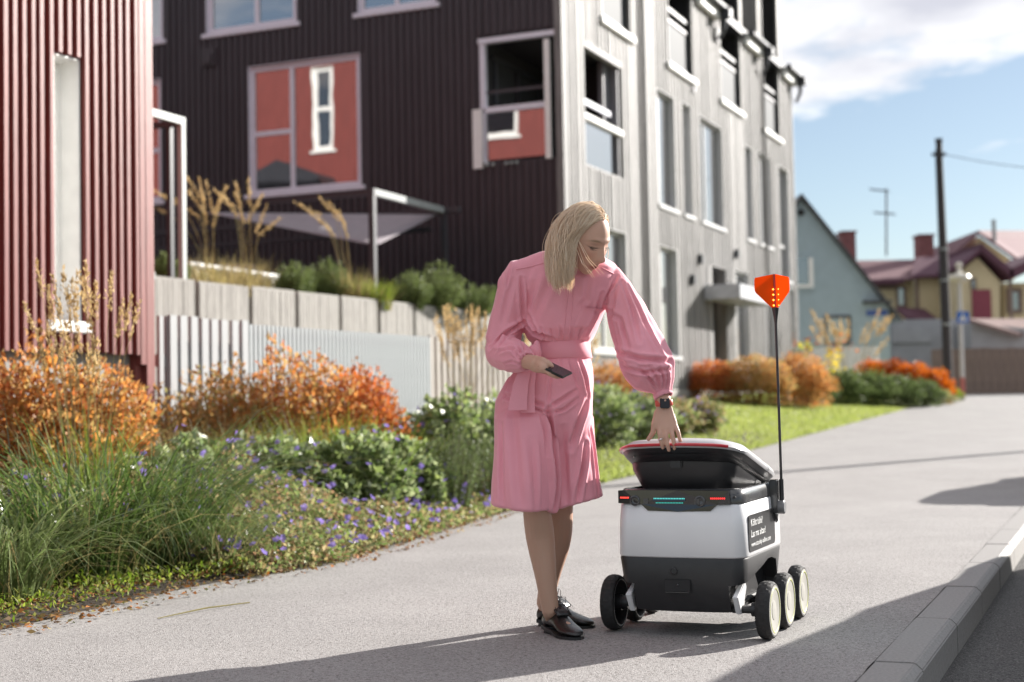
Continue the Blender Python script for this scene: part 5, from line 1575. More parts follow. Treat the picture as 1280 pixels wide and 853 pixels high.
no = np.empty(len(vs_) * 3, np.float32); vs_.foreach_get('normal', no); no = no.reshape(-1, 3)
D = noisefold(co, 8, .007, (1.7, 1.2, .35)) + noisefold(co, 22, .0020, (1.2, 1, .6))
D += creases(me, [
    ([(686, 512), (688, 560), (691, 600), (692, 637)], .009, .034), ([(690, 455), (687, 485), (684, 520)], .005, .006), ([(626, 494), (652, 500), (682, 507)], .008, .010), ([(688, 508), (702, 500), (720, 488)], .006, .009), ([(686, 516), (672, 512), (655, 504)], .005, .009), ([(690, 516), (705, 512), (722, 498)], .005, .008),
    ([(734, 498), (722, 530), (713, 562)], .010, .012), ([(640, 515), (644, 560), (650, 632)], .014, .010), ([(664, 550), (668, 590), (670, 636)], .010, .009), ([(732, 555), (727, 590), (722, 630)], .009, .016), ([(738, 535), (743, 575), (748, 620)], .008, .010), ([(704, 535), (706, 580), (708, 634)], .010, .009),
    ([(642, 463), (634, 480), (628, 500)], .007, .010), ([(724, 452), (730, 472), (735, 496)], .006, .010), ([(712, 450), (716, 465), (722, 482)], .005, .007), ([(655, 455), (650, 470), (642, 490)], .006, .007), ([(700, 450), (701, 462), (700, 480)], .004, .006), ([(676, 520), (680, 540), (683, 570)], .006, .008), ([(626, 530), (627, 570), (629, 630)], .008, .008)])
vs_.foreach_set('co', (co + no * D[:, None]).ravel().astype(np.float32)); me.update()
trousers = finish(me, 'cropped_trousers', M['pink'], person)
# belt and sash
b = MB(); b.rings([pxr(449, 666, 738, 5.42, .107), pxr(448, 664.5, 739.5, 5.42, .111), pxr(438, 666, 737.5, 5.417, .112), pxr(427, 665.5, 736.5, 5.413, .110), pxr(425.5, 667, 735, 5.412, .106)], True)
b.build('belt', M['pink'], person, smooth='all')
def ribbon(b, pp, wds, th=.003, side=Vector((1, 0, 0))):
    rr = []
    for p, w in zip(pp, wds):
        rr.append([p + side * w + Vector((0, th, 0)), p + side * w - Vector((0, th, 0)), p + Vector((0, -th * 2.0, 0)), p - side * w - Vector((0, th, 0)), p - side * w + Vector((0, th, 0)), p + Vector((0, th, 0))])
    b.rings(rr, True)
b = MB(); b.ball(pt(668, 441, 5.27), .026, .022, .03, 14, 10); b.ball(pt(671, 436, 5.272), .014, .014, .03, 12, 8)
b.build('sash_knot', M['pink'], person, smooth='all')
b = MB(); ribbon(b, [pt(665, 445, 5.265), pt(657, 460, 5.262), pt(651, 480, 5.262), pt(648, 500, 5.262), pt(647, 513, 5.262)], [.012, .021, .027, .031, .034]); b.build('sash_tail', M['pink'], person, smooth=60)
b = MB(); ribbon(b, [pt(668, 445, 5.275), pt(665, 462, 5.276), pt(661, 482, 5.278), pt(660, 505, 5.28), pt(660, 516, 5.28)], [.01, .016, .021, .024, .026]); b.build('sash_tail', M['pink'], person, smooth=60)
# pocket, placket and yoke seams laid on the blouse surface
bvh = BVHTree.FromPolygons([v.co + org(person) for v in blouse.data.vertices], [tuple(p.vertices) for p in blouse.data.polygons])
def on(x, y, d=.003):
    h = bvh.ray_cast(EYE, ray(x, y).normalized())
    return (h[0] + h[1] * d) if h[0] is not None else pt(x, y, 5.3)
def seam(pp, r, name, n=14):
    q = []
    for (xa, ya), (xb, yb2) in zip(pp, pp[1:]):
        for k in range(n): q.append(on(xa + (xb - xa) * k / n, ya + (yb2 - ya) * k / n, .0008))
    b = MB(); b.tube(q, r, 6); return b.build(name, M['pink'], person, smooth='all')
seam([(710, 360), (707, 395), (704, 421)], .0022, 'placket_seam'); seam([(717, 360), (714, 395), (711, 421)], .0018, 'placket_seam')
seam([(645, 337), (665, 333), (691, 326)], .0026, 'yoke_seam'); seam([(752, 335), (768, 343)], .0022, 'yoke_seam')
def patch(corners, name, nx=12, ny=10, d=.005):
    (ax_, ay_), (bx_, by_), (cx_, cy_), (dx_, dy_) = corners
    b = MB(); vs, fs = [], []
    for j in range(ny + 1):
        for i in range(nx + 1):
            s, t = i / nx, j / ny
            x = (ax_ * (1 - s) + bx_ * s) * (1 - t) + (dx_ * (1 - s) + cx_ * s) * t
            y = (ay_ * (1 - s) + by_ * s) * (1 - t) + (dy_ * (1 - s) + cy_ * s) * t
            edge = i in (0, nx) or j in (0, ny)
            vs.append(on(x, y, -.001 if edge and j else d * (1.6 if j == 0 else 1)))
    n1 = nx + 1
    for j in range(ny):
        for i in range(nx): fs.append((j * n1 + i, (j + 1) * n1 + i, (j + 1) * n1 + i + 1, j * n1 + i + 1))
    b.add(vs, fs); return b.build(name, M['pink'], person, smooth='all')
patch([(727, 383), (753, 386), (739, 412), (716, 411)], 'chest_pocket')
# cuffs
for name, c, d, r in (('cuff', pt(657, 451.5, 5.212), (wR - eR), .0325), ('cuff', pt(829, 494, 5.217), (wL - eL), .031)):
    b = MB(); b.lathe(c, d.normalized(), [(r, -.012), (r + .004, -.008), (r + .004, .006), (r, .009), (r - .004, .006)], 30, fn=lambda k, i: .0012 * math.sin(i * 2.1)); b.build(name, M['pink'], person, smooth='all')
# watch and ring
wd_ = (wL - eL).normalized(); wc = pt(830, 504, 5.217)
strapm = mat('coral_strap', (.62, .10, .07), .5, var=.03)
b = MB(); b.lathe(wc, Vector((.06, 0, -1)).normalized(), [(.028, -.011), (.0305, -.009), (.0305, .009), (.028, .011)], 26, fn=lambda k, i: 0); 
for i in range(len(b.v)):
    v = Vector(b.v[i]) - wc; b.v[i] = tuple(wc + Vector((v.x * 1.03, v.y * .62, v.z)))
wt = b.build('watch', strapm, person, smooth=50)
b = MB(); b.obox(wc + Vector((-.0165, -.027, -.019)), (.035, .004, 0), (0, .011, 0), (0, 0, .037)); b.build('watch_face', mat('watch_glass', (.008, .012, .03), .08, var=0), wt, bevel=.003)
b = MB(); rc_ = hand_l(825.6, 549, 5.2365); b.lathe(rc_, Vector((.1, .2, -1)).normalized(), [(.0092, -.0025), (.0102, -.0015), (.0102, .0015), (.0092, .0025)], 16); b.ball(rc_ + Vector((0, -.0105, 0)), .004, n=8, m=6); b.build('ring', mat('silver', (.8, .8, .78), .15, metal=1, var=0), person, smooth=True)
# shoes
def shoe(heel, toe, ank, name):
    d = (toe - heel); d.z = 0; L = d.length; d.normalize(); s = Vector((-d.y, d.x, 0))
    def sp(t, l, z): return Vector((heel.x, heel.y, 0)) + d * (t * L) + s * l + Vector((0, 0, z))
    st = [(-.02, .020, .022, .060), (.02, .031, .020, .072), (.12, .034, .02, .078), (.25, .033, .018, .086), (.38, .034, .014, .088), (.5, .037, .010, .074), (.62, .042, .008, .056), (.76, .043, .008, .044), (.88, .036, .009, .036), (.96, .024, .011, .028), (1.0, .010, .013, .020)]
    b = MB(); rr = []
    for t, w, z0, z1 in st:
        ring = []
        for k in range(20):
            a = 2 * math.pi * k / 20; c_, s_ = math.cos(a), math.sin(a)
            ring.append(sp(t, w * c_, z0 + (z1 - z0) * (.5 + .5 * s_) if s_ > 0 else z0 + (z1 - z0) * .5 * (1 + s_ * .98)))
        rr.append(ring)
    b.rings(rr, True); o = b.build(name, M['shoe'], person, smooth='all')
    b = MB(); top, bot = [], []
    for t, w in ((-.03, .018), (0.0, .032), (.2, .036), (.4, .036), (.62, .046), (.8, .045), (.94, .03), (1.02, .008)):
        top.append((t, w)); 
    ringp = [(t, w) for t, w in top] + [(t, -w) for t, w in top[::-1]]
    zf_ = lambda t: .022 - .016 * min(1, max(0, (t - .1) / .5))
    b.rings([[sp(t, w, zf_(t) - .008) for t, w in ringp], [sp(t, w, zf_(t) + .004) for t, w in ringp]], True); b.build('sole', M['black'], o)
    b = MB(); b.rings([[sp(.0 + .13 + .15 * math.cos(a) * 1.0, .032 * math.sin(a), z) for a in [2 * math.pi * k / 14 for k in range(14)]] for z in (.0, .024)], True); b.build('heel', M['black'], o)
    b = MB()
    for k in range(4):
        t = .36 + .05 * k; z = .106 - .010 * k
        b.tube([sp(t, -.02, z - .006), sp(t + .01, 0, z + .002), sp(t, .02, z - .006)], .0022, 5)
    for sg in (-1, 1):
        a0 = sp(.34, 0, .112)
        b.tube([a0, a0 + s * sg * .016 + Vector((0, 0, .026)), a0 + s * sg * .032 + Vector((0, 0, .018)), a0 + s * sg * .03 - Vector((0, 0, .008)), a0], .0014, 5)
        b.tube([a0, a0 + s * sg * .022 + d * .02 - Vector((0, 0, .01)), a0 + s * sg * .03 + d * .05 - Vector((0, 0, .04))], .0013, 5)
    b.build('shoelace', M['shoe'], o)
    b = MB(); b.rings([[sp(t, w * c2, z) for c2 in (-1, -.5, 0, .5, 1)] + [sp(t, w * c2, z - .006) for c2 in (1, .5, 0, -.5, -1)] for t, w, z in ((.30, .022, .112), (.36, .027, .104), (.44, .028, .094), (.54, .028, .078))], True); b.build('tongue', M['shoe'], o, smooth='all')
    b = MB(); b.rings([[sp(.20 + .20 * math.cos(a) * (1.0), .030 * math.sin(a), .080 + .008 * math.cos(a)) for a in [2 * math.pi * k / 18 for k in range(18)]], [sp(.20 + .215 * math.cos(a), .0345 * math.sin(a), .074 + .008 * math.cos(a)) for a in [2 * math.pi * k / 18 for k in range(18)]]], False)
    b.build('collar_edge', M['shoe'], o)
shoe(Vector((.115, 5.475, 0)), Vector((.214, 5.262, 0)), aR, 'shoe')
shoe(Vector((.085, 5.64, 0)), Vector((.282, 5.545, 0)), aL, 'shoe')
# phone, held in the hand
ph = pt(694, 462, 5.108)
phone = thing('phone', ph, 'dark edged smartphone lying in the woman\'s right hand', 'phone')
e1 = Vector((.80, -.36, -.42)).normalized(); e2 = Vector((.10, .80, .35)); e2 = (e2 - e1 * e2.dot(e1)).normalized(); e3 = e1.cross(e2)
b = MB(); b.obox(ph - e1 * .052 - e2 * .036 - e3 * .005, e1 * .104, e2 * .072, e3 * .008); b.build('case', mat('phone_case', (.02, .022, .02), .35, var=0), phone, bevel=.003)
b = MB(); sg_ = 1 if e3.z > 0 else -1
b.obox(ph - e1 * .049 - e2 * .033 + e3 * (.0031 if sg_ > 0 else -.0055), e1 * .098, e2 * .066, e3 * .0008); b.build('screen', mat('phone_screen', (.05, .05, .055), .06, var=0), phone)
# ------------------------------------------------------------------ planting
def unit(a): return a / np.maximum(1e-9, np.linalg.norm(a, axis=1, keepdims=True))
def leaf_quads(P, T, L, W, fold=.25):
    """one folded diamond per leaf: P base, T axis, L length, W width"""
    n = len(P)
    R3 = RNG.normal(size=(n, 3)) * .6 + np.array([0, 0, 1.0])
    S = unit(np.cross(T, R3)); N = unit(np.cross(S, T))
    L = np.broadcast_to(L, (n,))[:, None]; W = np.broadcast_to(W, (n,))[:, None]
    mid = P + T * L * .48
    V = np.stack([P, mid + S * W * .5 + N * W * fold, P + T * L, mid - S * W * .5 + N * W * fold], 1).reshape(-1, 3)
    Fq = np.arange(4 * n).reshape(n, 4)
    return V, Fq
def join(parts):
    V, Fs, o = [], [], 0
    for v, f in parts:
        V.append(v); Fs.append(f + o); o += len(v)
    return np.concatenate(V), np.concatenate(Fs)
def dome(n, c, rx, ry, h, lump=.28, lo=.45, seed=0):
    """points through a lumpy half-ellipsoid, denser outside; returns points and outward directions"""
    d = RNG.normal(size=(n, 3)); d[:, 2] = np.abs(d[:, 2]) * 1.0 - .12
    d = unit(d)
    lum = np.array([noise.noise(Vector((float(a[0]) * 2.3 + seed, float(a[1]) * 2.3, float(a[2]) * 2.3))) + .5 * noise.noise(Vector((float(a[0]) * 5 + seed, float(a[1]) * 5, float(a[2]) * 5))) for a in d])
    r = (lo + (1 - lo) * RNG.random(n) ** .55) * (1 + lump * lum)
    P = np.array(c) + d * r[:, None] * np.array([rx, ry, h])
    P[:, 2] = np.maximum(P[:, 2], c[2] + .01)
    return P, d
def stems_mesh(c, tops, r=.004, spread=.25, n=5):
    b = MB()
    for t in tops:
        a = Vector(c) + (Vector((t[0], t[1], c[2])) - Vector(c)) * spread
        m = a.lerp(Vector(t), .55) + Vector((random.uniform(-.02, .02), random.uniform(-.02, .02), .03))
        b.tube([a, m, Vector(t)], [r, r * .8, r * .4], 4, cap=False)
    return b
M['twig'] = mat('twig', (.10, .055, .03), .8, var=.2)
M['stemgreen'] = mat('green_stem', (.12, .13, .045), .7, var=.2)
M['orange_leaf'] = leafmat('orange_leaf', [(.36, .11, .05), (.48, .20, .07), (.54, .28, .08), (.42, .17, .07), (.50, .34, .14), (.34, .24, .10), (.46, .20, .08), (.26, .23, .09)], trans=.5)
M['rust_leaf'] = leafmat('rust_leaf', [(.34, .17, .08), (.46, .24, .09), (.44, .29, .13), (.50, .22, .07), (.36, .28, .12), (.28, .21, .09), (.28, .27, .10)], trans=.5)
M['red_leaf'] = leafmat('red_leaf', [(.38, .10, .05), (.50, .17, .05), (.44, .13, .05), (.34, .17, .07), (.52, .24, .07)], trans=.5)
M['hedge_leaf'] = leafmat('hedge_orange_leaf', [(.45, .10, .02), (.55, .16, .02), (.40, .08, .02), (.5, .22, .04)], trans=.42)
M['ger_leaf'] = leafmat('geranium_leaf', [(.09, .13, .045), (.16, .22, .07), (.26, .31, .11), (.13, .18, .08), (.36, .40, .22), (.22, .28, .14)], trans=.45, rough=.33, spec=.8)
M['cover_leaf'] = leafmat('ground_cover_leaf', [(.09, .14, .04), (.16, .22, .07), (.26, .27, .11), (.34, .21, .12), (.24, .15, .09), (.15, .21, .07), (.42, .34, .20), (.30, .35, .14), (.12, .18, .05)], trans=.45, rough=.4)
M['grass_dark'] = leafmat('dark_grass', [(.035, .07, .018), (.06, .11, .025), (.10, .16, .04), (.05, .09, .025), (.14, .20, .055), (.22, .26, .10)], trans=.38, rough=.28, spec=1.0)
M['grass_pale'] = leafmat('pale_grass', [(.10, .15, .05), (.16, .21, .08), (.22, .26, .12), (.12, .18, .05)], trans=.35, rough=.3, spec=.6)
M['grass_bright'] = leafmat('bright_grass', [(.10, .17, .02), (.17, .25, .03), (.24, .29, .05), (.22, .22, .07), (.14, .20, .03)], trans=.45)
M['grass_tan'] = leafmat('tan_grass', [(.30, .24, .11), (.40, .32, .16), (.24, .22, .08), (.46, .37, .20)], trans=.4)
M['plume'] = leafmat('seed_plume', [(.50, .36, .17), (.60, .45, .24), (.42, .30, .14), (.66, .52, .30)], trans=.4, rough=.7)
M['pine_leaf'] = leafmat('pine_needles', [(.10, .14, .05), (.16, .21, .07), (.22, .27, .10), (.13, .17, .06)], trans=.35)
M['laurel_leaf'] = leafmat('evergreen_leaf', [(.06, .09, .035), (.10, .14, .05), (.16, .20, .08), (.08, .11, .04)], trans=.3, rough=.55, spec=.15)
M['lav_leaf'] = leafmat('feathery_leaf', [(.09, .13, .05), (.14, .19, .07), (.18, .22, .09), (.10, .15, .05)], trans=.35)
M['purple'] = leafmat('purple_petal', [(.20, .15, .46), (.27, .21, .56), (.34, .27, .60), (.24, .16, .46)], trans=.35, rough=.8, spec=.05)
M['lilac_petal'] = leafmat('lilac_petal', [(.26, .20, .42), (.32, .26, .46), (.22, .16, .38)], trans=.4, rough=.8, spec=.05)
M['yellow_petal'] = leafmat('yellow_petal', [(.75, .55, .04), (.8, .68, .08)], trans=.4)
def plant(name, c, label, cat, group=None): return thing(name, c, label, cat, group)
def petals(P, size):
    out = []
    n = len(P)
    ax = unit(RNG.normal(size=(n, 3)) * .6 + np.array([.2, -.5, .9]))
    u = unit(np.cross(ax, RNG.normal(size=(n, 3)))); w = np.cross(ax, u)
    for k in range(5):
        a = 2 * math.pi * k / 5
        T = u * math.cos(a) + w * math.sin(a) + ax * .25
        T = unit(T); S = unit(np.cross(ax, T))
        L = size * (.8 + .4 * RNG.random(n))[:, None]
        mid = P + T * L * .6
        V = np.stack([P, mid + S * L * .42, P + T * L, mid - S * L * .42], 1).reshape(-1, 3)
        out.append((V, np.arange(4 * n).reshape(n, 4)))
    return join(out)
def shrub(name, px, Y, hw, hd, top_y, n, L, mt, label, cat='shrub', group=None, z0=None, lump=.28, Wf=.55, up=.5, twigs=24, lo=.3):
    p = pt(px, top_y, Y); z = gz(p.x, Y) if z0 is None else z0
    h = p.z - z; c = (p.x, Y, z)
    t = plant(name, c, label, cat, group)
    cc = (p.x, Y, z + h * .30)
    n = int(n * 1.9)
    P, d = dome(n, cc, hw, hd, h * .70, lump, lo, seed=px)
    k = n // 4
    low = np.stack([p.x + RNG.uniform(-.8, .8, k) * hw, Y + RNG.uniform(-.8, .8, k) * hd, z + RNG.random(k) * h * .5], 1)
    P = np.concatenate([P, low]); d = np.concatenate([d, unit(RNG.normal(size=(k, 3)))])
    T = unit(d * .7 + RNG.normal(size=d.shape) * .55 + np.array([0, 0, up]))
    V, Fq = leaf_quads(P, T, L * (.6 + .8 * RNG.random(len(P))), L * Wf * (.7 + .6 * RNG.random(len(P))))
    np_obj('foliage', V, Fq, mt, t)
    if twigs:
        tops = P[RNG.choice(n, twigs, replace=False)]
        stems_mesh(c, tops, .006 * max(.5, h)).build('stems', M['twig'], t)
    return t, P, d, h
def blades(c, n, rad_, hmin, hmax, wid, lean=.55, droop=.5, seg=5, tipdir=None):
    """arching grass blades from a tuft"""
    a = RNG.random(n) * 2 * math.pi; r = rad_ * np.sqrt(RNG.random(n))
    base = np.stack([c[0] + r * np.cos(a), c[1] + r * np.sin(a), np.full(n, c[2])], 1)
    a2 = a + RNG.normal(size=n) * .7
    dirh = np.stack([np.cos(a2), np.sin(a2), np.zeros(n)], 1)
    if tipdir is not None: dirh = unit(dirh + np.array(tipdir))
    Hh = hmin + (hmax - hmin) * RNG.random(n)
    le = lean * (.3 + RNG.random(n) * .9); dr = droop * (.4 + .9 * RNG.random(n))
    side = unit(np.cross(dirh, np.array([0, 0, 1.0])) + RNG.normal(size=(n, 3)) * .25)
    rows = []
    for k in range(seg + 1):
        t = k / seg
        out = Hh * le * (t ** 1.5)
        z = Hh * (t - dr * t ** 3 * .55)
        p = base + dirh * out[:, None] + np.array([0, 0, 1.0]) * z[:, None]
        w = wid * (1 - t ** 2 * .95) * (.7 + .6 * RNG.random(n) if k == 0 else 1)
        wv = (w if np.ndim(w) else np.full(n, w))[:, None] * .5
        rows.append((p - side * wv, p + side * wv))
    V = np.stack([x for r_ in rows for x in r_], 1).reshape(-1, 3)
    m = 2 * (seg + 1)
    f = np.array([[2 * k, 2 * k + 1, 2 * k + 3, 2 * k + 2] for k in range(seg)])
    Fq = (np.arange(n)[:, None, None] * m + f[None]).reshape(-1, 4)
    tips = (rows[-1][0] + rows[-1][1]) / 2
    return V, Fq, tips
def tuft(name, px, Y, n, rad_, h0, h1, wid, mt, label, z0=None, group=None, lean=.55, droop=.5, extra=None, cat='grass', seg=5):
    p = pt(px, 500, Y); z = gz(p.x, Y) if z0 is None else z0
    c = (p.x, Y, z); t = plant(name, c, label, cat, group)
    V, Fq, tips = blades(c, n, rad_, h0, h1, wid, lean, droop, seg)
    np_obj('leaf_blades', V, Fq, mt, t)
    if extra:
        n2, m2, w2 = extra
        V, Fq, tips = blades(c, n2, rad_ * 1.1, h0 * .6, h1 * .9, w2, lean * 1.4, droop * 1.3, seg)
        np_obj('dry_blades', V, Fq, m2, t)
    return t
def plumes(par, c, tops, plen=.2, pw=.012, per=46, r=.0022, arc=False):
    """flowering stems with feathery seed heads"""
    sb = MB(); parts = []
    for tp in tops:
        tp = np.array(tp, float)
        base = np.array(c) + np.array([random.uniform(-.1, .1), random.uniform(-.1, .1), 0])
        m = base * .45 + tp * .55; m[:2] = base[:2] + (tp[:2] - base[:2]) * .35
        if arc: m = np.array([base[0] + (tp[0] - base[0]) * .30, base[1] + (tp[1] - base[1]) * .3, base[2] + (tp[2] - base[2]) * .90])
        ts = np.linspace(0, 1, 9)
        pts = [(1 - t) ** 2 * base + 2 * t * (1 - t) * m + t * t * tp for t in ts]
        sb.tube([Vector(p) for p in pts], [r * (1 - .5 * t) for t in ts], 4, cap=False)
        d = (pts[-1] - pts[-2]); d /= np.linalg.norm(d)
        tt = RNG.random(per)
        prof = np.sin(np.pi * (.12 + .86 * tt)) ** .7
        P = tp + d * ((tt - .5) * plen)[:, None] + RNG.normal(size=(per, 3)) * (pw * .45 * prof)[:, None]
        T = unit(d[None] * 1.0 + RNG.normal(size=(per, 3)) * .35)
        parts.append(leaf_quads(P, T, plen * .13, pw * .5))
    sb.build('flower_stems', M['grass_tan'], par)
    V, Fq = join(parts); np_obj('seed_heads', V, Fq, M['plume'], par)

# -- left foreground
tuft('ornamental_grass', -4, 6.5, 360, .22, .5, .8, .011, M['grass_pale'], 'pale green arching grass tuft at the bottom left corner of the bed', lean=1.0, droop=1.2, extra=(80, M['grass_tan'], .004))
tuft('ornamental_grass', 92, 7.3, 460, .36, .55, 1.30, .0095, M['grass_dark'], 'dark green arching grass clump left of the tan plumed stems', lean=.95, droop=1.15, extra=(60, M['grass_tan'], .004))
tuft('ornamental_grass', 175, 7.65, 480, .36, .55, 1.30, .0095, M['grass_dark'], 'largest dark green grass clump spilling towards the path edge', lean=1.0, droop=1.2, extra=(80, M['grass_tan'], .004))
tuft('ornamental_grass', 258, 7.75, 420, .22, .40, .66, .006, M['grass_pale'], 'smaller silvery green grass clump beside the low flowering cover', lean=1.0, droop=1.2, extra=(60, M['grass_tan'], .004))
fr1 = plant('feather_reed_grass', tuple(pt(112, 600, 8.0).xy) + (.05,), 'tall feather reed grass with tan plumes before the red house', 'grass')
c = tuple(ORG[fr1.name])
V, Fq, _ = blades(c, 260, .16, .5, 1.0, .006, .3, .3); np_obj('leaf_blades', V, Fq, M['grass_bright'], fr1)
tops = [pt(x, y, 8.0 + random.uniform(-.2, .2)) for x, y in ((40, 405), (52, 440), (64, 382), (70, 372), (66, 410), (76, 400), (82, 360), (84, 430), (88, 395), (92, 375), (97, 365), (99, 420), (105, 372), (108, 352), (112, 390), (116, 430), (120, 378), (119, 450), (138, 365), (150, 400), (160, 392), (168, 402), (50, 350), (62, 425), (92, 450), (124, 470), (110, 455), (78, 450))]
plumes(fr1, c, tops, .22, .018, 70)
shrub('spirea_shrub', 28, 9.3, .62, .5, 436, 5200, .046, M['orange_leaf'], 'bright orange autumn shrub at the left edge before the red house plinth')
shrub('spirea_shrub', 122, 9.6, .42, .4, 462, 3400, .046, M['orange_leaf'], 'orange red shrub beside the red corner post')
shrub('spirea_shrub', 218, 11.6, .30, .3, 488, 1100, .046, M['rust_leaf'], 'small rusty shrub in front of the wide white slats')
shrub('spirea_shrub', 282, 12.0, .52, .45, 463, 3000, .048, M['rust_leaf'], 'tan and rusty shrub in front of the first pale blue slats')
shrub('spirea_shrub', 368, 12.2, .62, .5, 447, 4000, .048, M['orange_leaf'], 'broad golden orange shrub in the middle of the pale blue fence')
shrub('spirea_shrub', 452, 12.5, .42, .4, 456, 2800, .048, M['red_leaf'], 'red orange shrub at the right end of the pale blue fence')
tuft('ornamental_grass', 262, 10.1, 420, .32, .5, 1.0, .006, M['grass_tan'], 'dry tan green grass in front of the rusty shrub', lean=.35, extra=(200, M['grass_bright'], .006))
tuft('ornamental_grass', 330, 10.5, 360, .28, .5, .98, .0065, M['grass_bright'], 'green gold grass in front of the golden shrub, left tuft', lean=.4, extra=(160, M['grass_tan'], .005))
tuft('ornamental_grass', 405, 10.8, 620, .3, .55, 1.08, .0075, M['grass_bright'], 'bright green upright grass in front of the golden shrub', lean=.4, extra=(200, M['grass_tan'], .005))
tuft('ornamental_grass', 470, 11.0, 420, .28, .5, .95, .0075, M['grass_bright'], 'lime green grass in front of the red orange shrub', lean=.5, extra=(120, M['grass_tan'], .005))
def geranium(px, Y, hw, hd, top_y, n, label, nf=30, mt=None, fm=None):
    t, P, d, h = shrub('geranium', px, Y, hw, hd, top_y, n, .056, mt or M['ger_leaf'], label, 'flowering plant', None, Wf=.85, up=.55, twigs=20, lump=.42, lo=.5)
    nf = int(nf * 2.2)
    cand = np.where(d[:len(d), 2] > -.1)[0]
    ch = RNG.choice(cand, nf, replace=False)
    Q = P[ch] + d[ch] * .05 + np.array([0, 0, .03]) + RNG.normal(size=(nf, 3)) * .02
    V, Fq = petals(Q, .025); stuff(np_obj('flowers', V, Fq, fm or M['purple'], t))
    return t
geranium(192, 9.3, .42, .35, 572, 1900, 'geranium mound with violet flowers behind the dark grass clump', 26)
geranium(262, 9.75, .46, .4, 562, 2300, 'geranium mound with violet flowers before the dry tan grass', 34)
geranium(345, 10.1, .48, .4, 556, 2500, 'broad geranium mound with violet flowers before the golden shrub grass', 40)
geranium(425, 10.4, .46, .4, 548, 2400, 'pale leaved geranium mound before the bright green grass', 38)
geranium(492, 10.9, .40, .38, 548, 2000, 'geranium mound with silvery leaves at the right of the front row', 32)
# feathery green shrubs between the mounds and the woman
def feather(px, Y, top_y, hw, n, label, mt=None, name='feathery_shrub', z0=None, sh=70, nl=.035):
    p = pt(px, top_y, Y); z = gz(p.x, Y) if z0 is None else z0
    h = p.z - z; t = plant(name, (p.x, Y, z), label, 'shrub')
    parts = []; tops = []
    for k in range(sh):
        a = random.uniform(0, 2 * math.pi); r = math.sqrt(random.random()) * hw
        tip = np.array([p.x + r * math.cos(a), Y + r * math.sin(a) * .8, z + h * (1 - .45 * (r / hw) ** 2) * random.uniform(.75, 1.05)])
        base = np.array([p.x + r * .35 * math.cos(a), Y + r * .35 * math.sin(a), z])
        m = n // sh; tt = .15 + .85 * RNG.random(m)
        ax = tip - base; ax /= np.linalg.norm(ax)
        P = base + (tip - base) * tt[:, None] + RNG.normal(size=(m, 3)) * .006
        T = unit(RNG.normal(size=(m, 3)) * .8 + ax * .9)
        parts.append(leaf_quads(P, T, nl * (.7 + .5 * RNG.random(m)), nl * .16, 0)); tops.append(tip)
    V, Fq = join(parts); np_obj('foliage', V, Fq, mt or M['lav_leaf'], t)
    stems_mesh((p.x, Y, z), tops, .004, .35).build('stems', M['stemgreen'], t)
    return t
feather(566, 11.0, 520, .26, 5200, 'feathery grey green shrub beside the geraniums, near the path')
feather(608, 11.9, 540, .34, 6000, 'soft green rounded shrub just left of the pink trousers')
feather(632, 12.9, 520, .3, 4000, 'green feathery shrub half hidden behind the woman')
geranium(560, 13.0, .45, .4, 497, 1700, 'geranium with violet flowers behind the feathery shrub', 40)
geranium(622, 13.4, .45, .4, 505, 1700, 'geranium with violet flowers behind the woman\'s hip', 40)
fr2 = plant('feather_reed_grass', tuple(pt(588, 520, 14.2).xy) + (.1,), 'golden feather reed grass in front of the weathered slats', 'grass')
c = tuple(ORG[fr2.name])
V, Fq, _ = blades(c, 420, .45, .5, .85, .007, .25, .3); np_obj('leaf_blades', V, Fq, M['grass_bright'], fr2)
tops = []
for k in range(46):
    tops.append(pt(random.uniform(546, 632), random.uniform(400, 445), 14.2 + random.uniform(-.4, .4)))
plumes(fr2, c, tops, .30, .018, 50)
fr3 = plant('feather_reed_grass', tuple(pt(690, 520, 15.5).xy) + (.12,), 'golden reed grass clump hidden mostly by the woman', 'grass')
c = tuple(ORG[fr3.name]); V, Fq, _ = blades(c, 300, .4, .5, .85, .007, .25, .3); np_obj('leaf_blades', V, Fq, M['grass_bright'], fr3)
plumes(fr3, c, [pt(random.uniform(650, 745), random.uniform(425, 470), 15.5) for k in range(26)], .3, .03, 50)

# -- low cover and fallen leaves along the path edge
def edge_points(n, Y0, Y1, w0, w1, pw=1.0):
    Y = Y0 + (Y1 - Y0) * RNG.random(n); w = w0 + (w1 - w0) * RNG.random(n) ** pw
    X = np.array([edge_x(float(y)) + wob(float(y)) for y in Y]) - w
    return X, Y, w
n = 46000
X, Y, w = edge_points(n, 7.45, 12.8, -.06, 1.75)
hgt = np.array([.05 + .36 * min(1, max(0, (float(a) + .02) / 1.0)) ** .8 * (.55 + .9 * max(0, .5 + noise.noise(Vector((float(x) * 2.6, float(y) * 2.6, 1))))) for x, y, a in zip(X, Y, w)])
Z = np.array([gz(float(x), float(y)) for x, y in zip(X, Y)]) + hgt * (.25 + .75 * RNG.random(n) ** .6)
P = np.stack([X, Y, Z], 1)
T = unit(RNG.normal(size=(n, 3)) * .8 + np.array([.25, -.15, .35]))
V, Fq = leaf_quads(P, T, .031 * (.6 + .9 * RNG.random(n)), .021 * (.6 + .8 * RNG.random(n)))
gc = np_obj('ground_cover', V, Fq, M['cover_leaf']); stuff(gc); prop(gc, 'low small leaved brownish green cover along the path edge', 'ground cover')
k = RNG.choice(n, 620, replace=False); V, Fq = petals(P[k] + np.array([0, 0, .06]), .025); stuff(np_obj('flowers', V, Fq, M['purple'], gc))
k = RNG.choice(n, 180, replace=False); V, Fq = petals(P[k] + np.array([0, 0, .05]), .016); stuff(np_obj('pale_flowers', V, Fq, M['lilac_petal'], gc))
sb = MB()
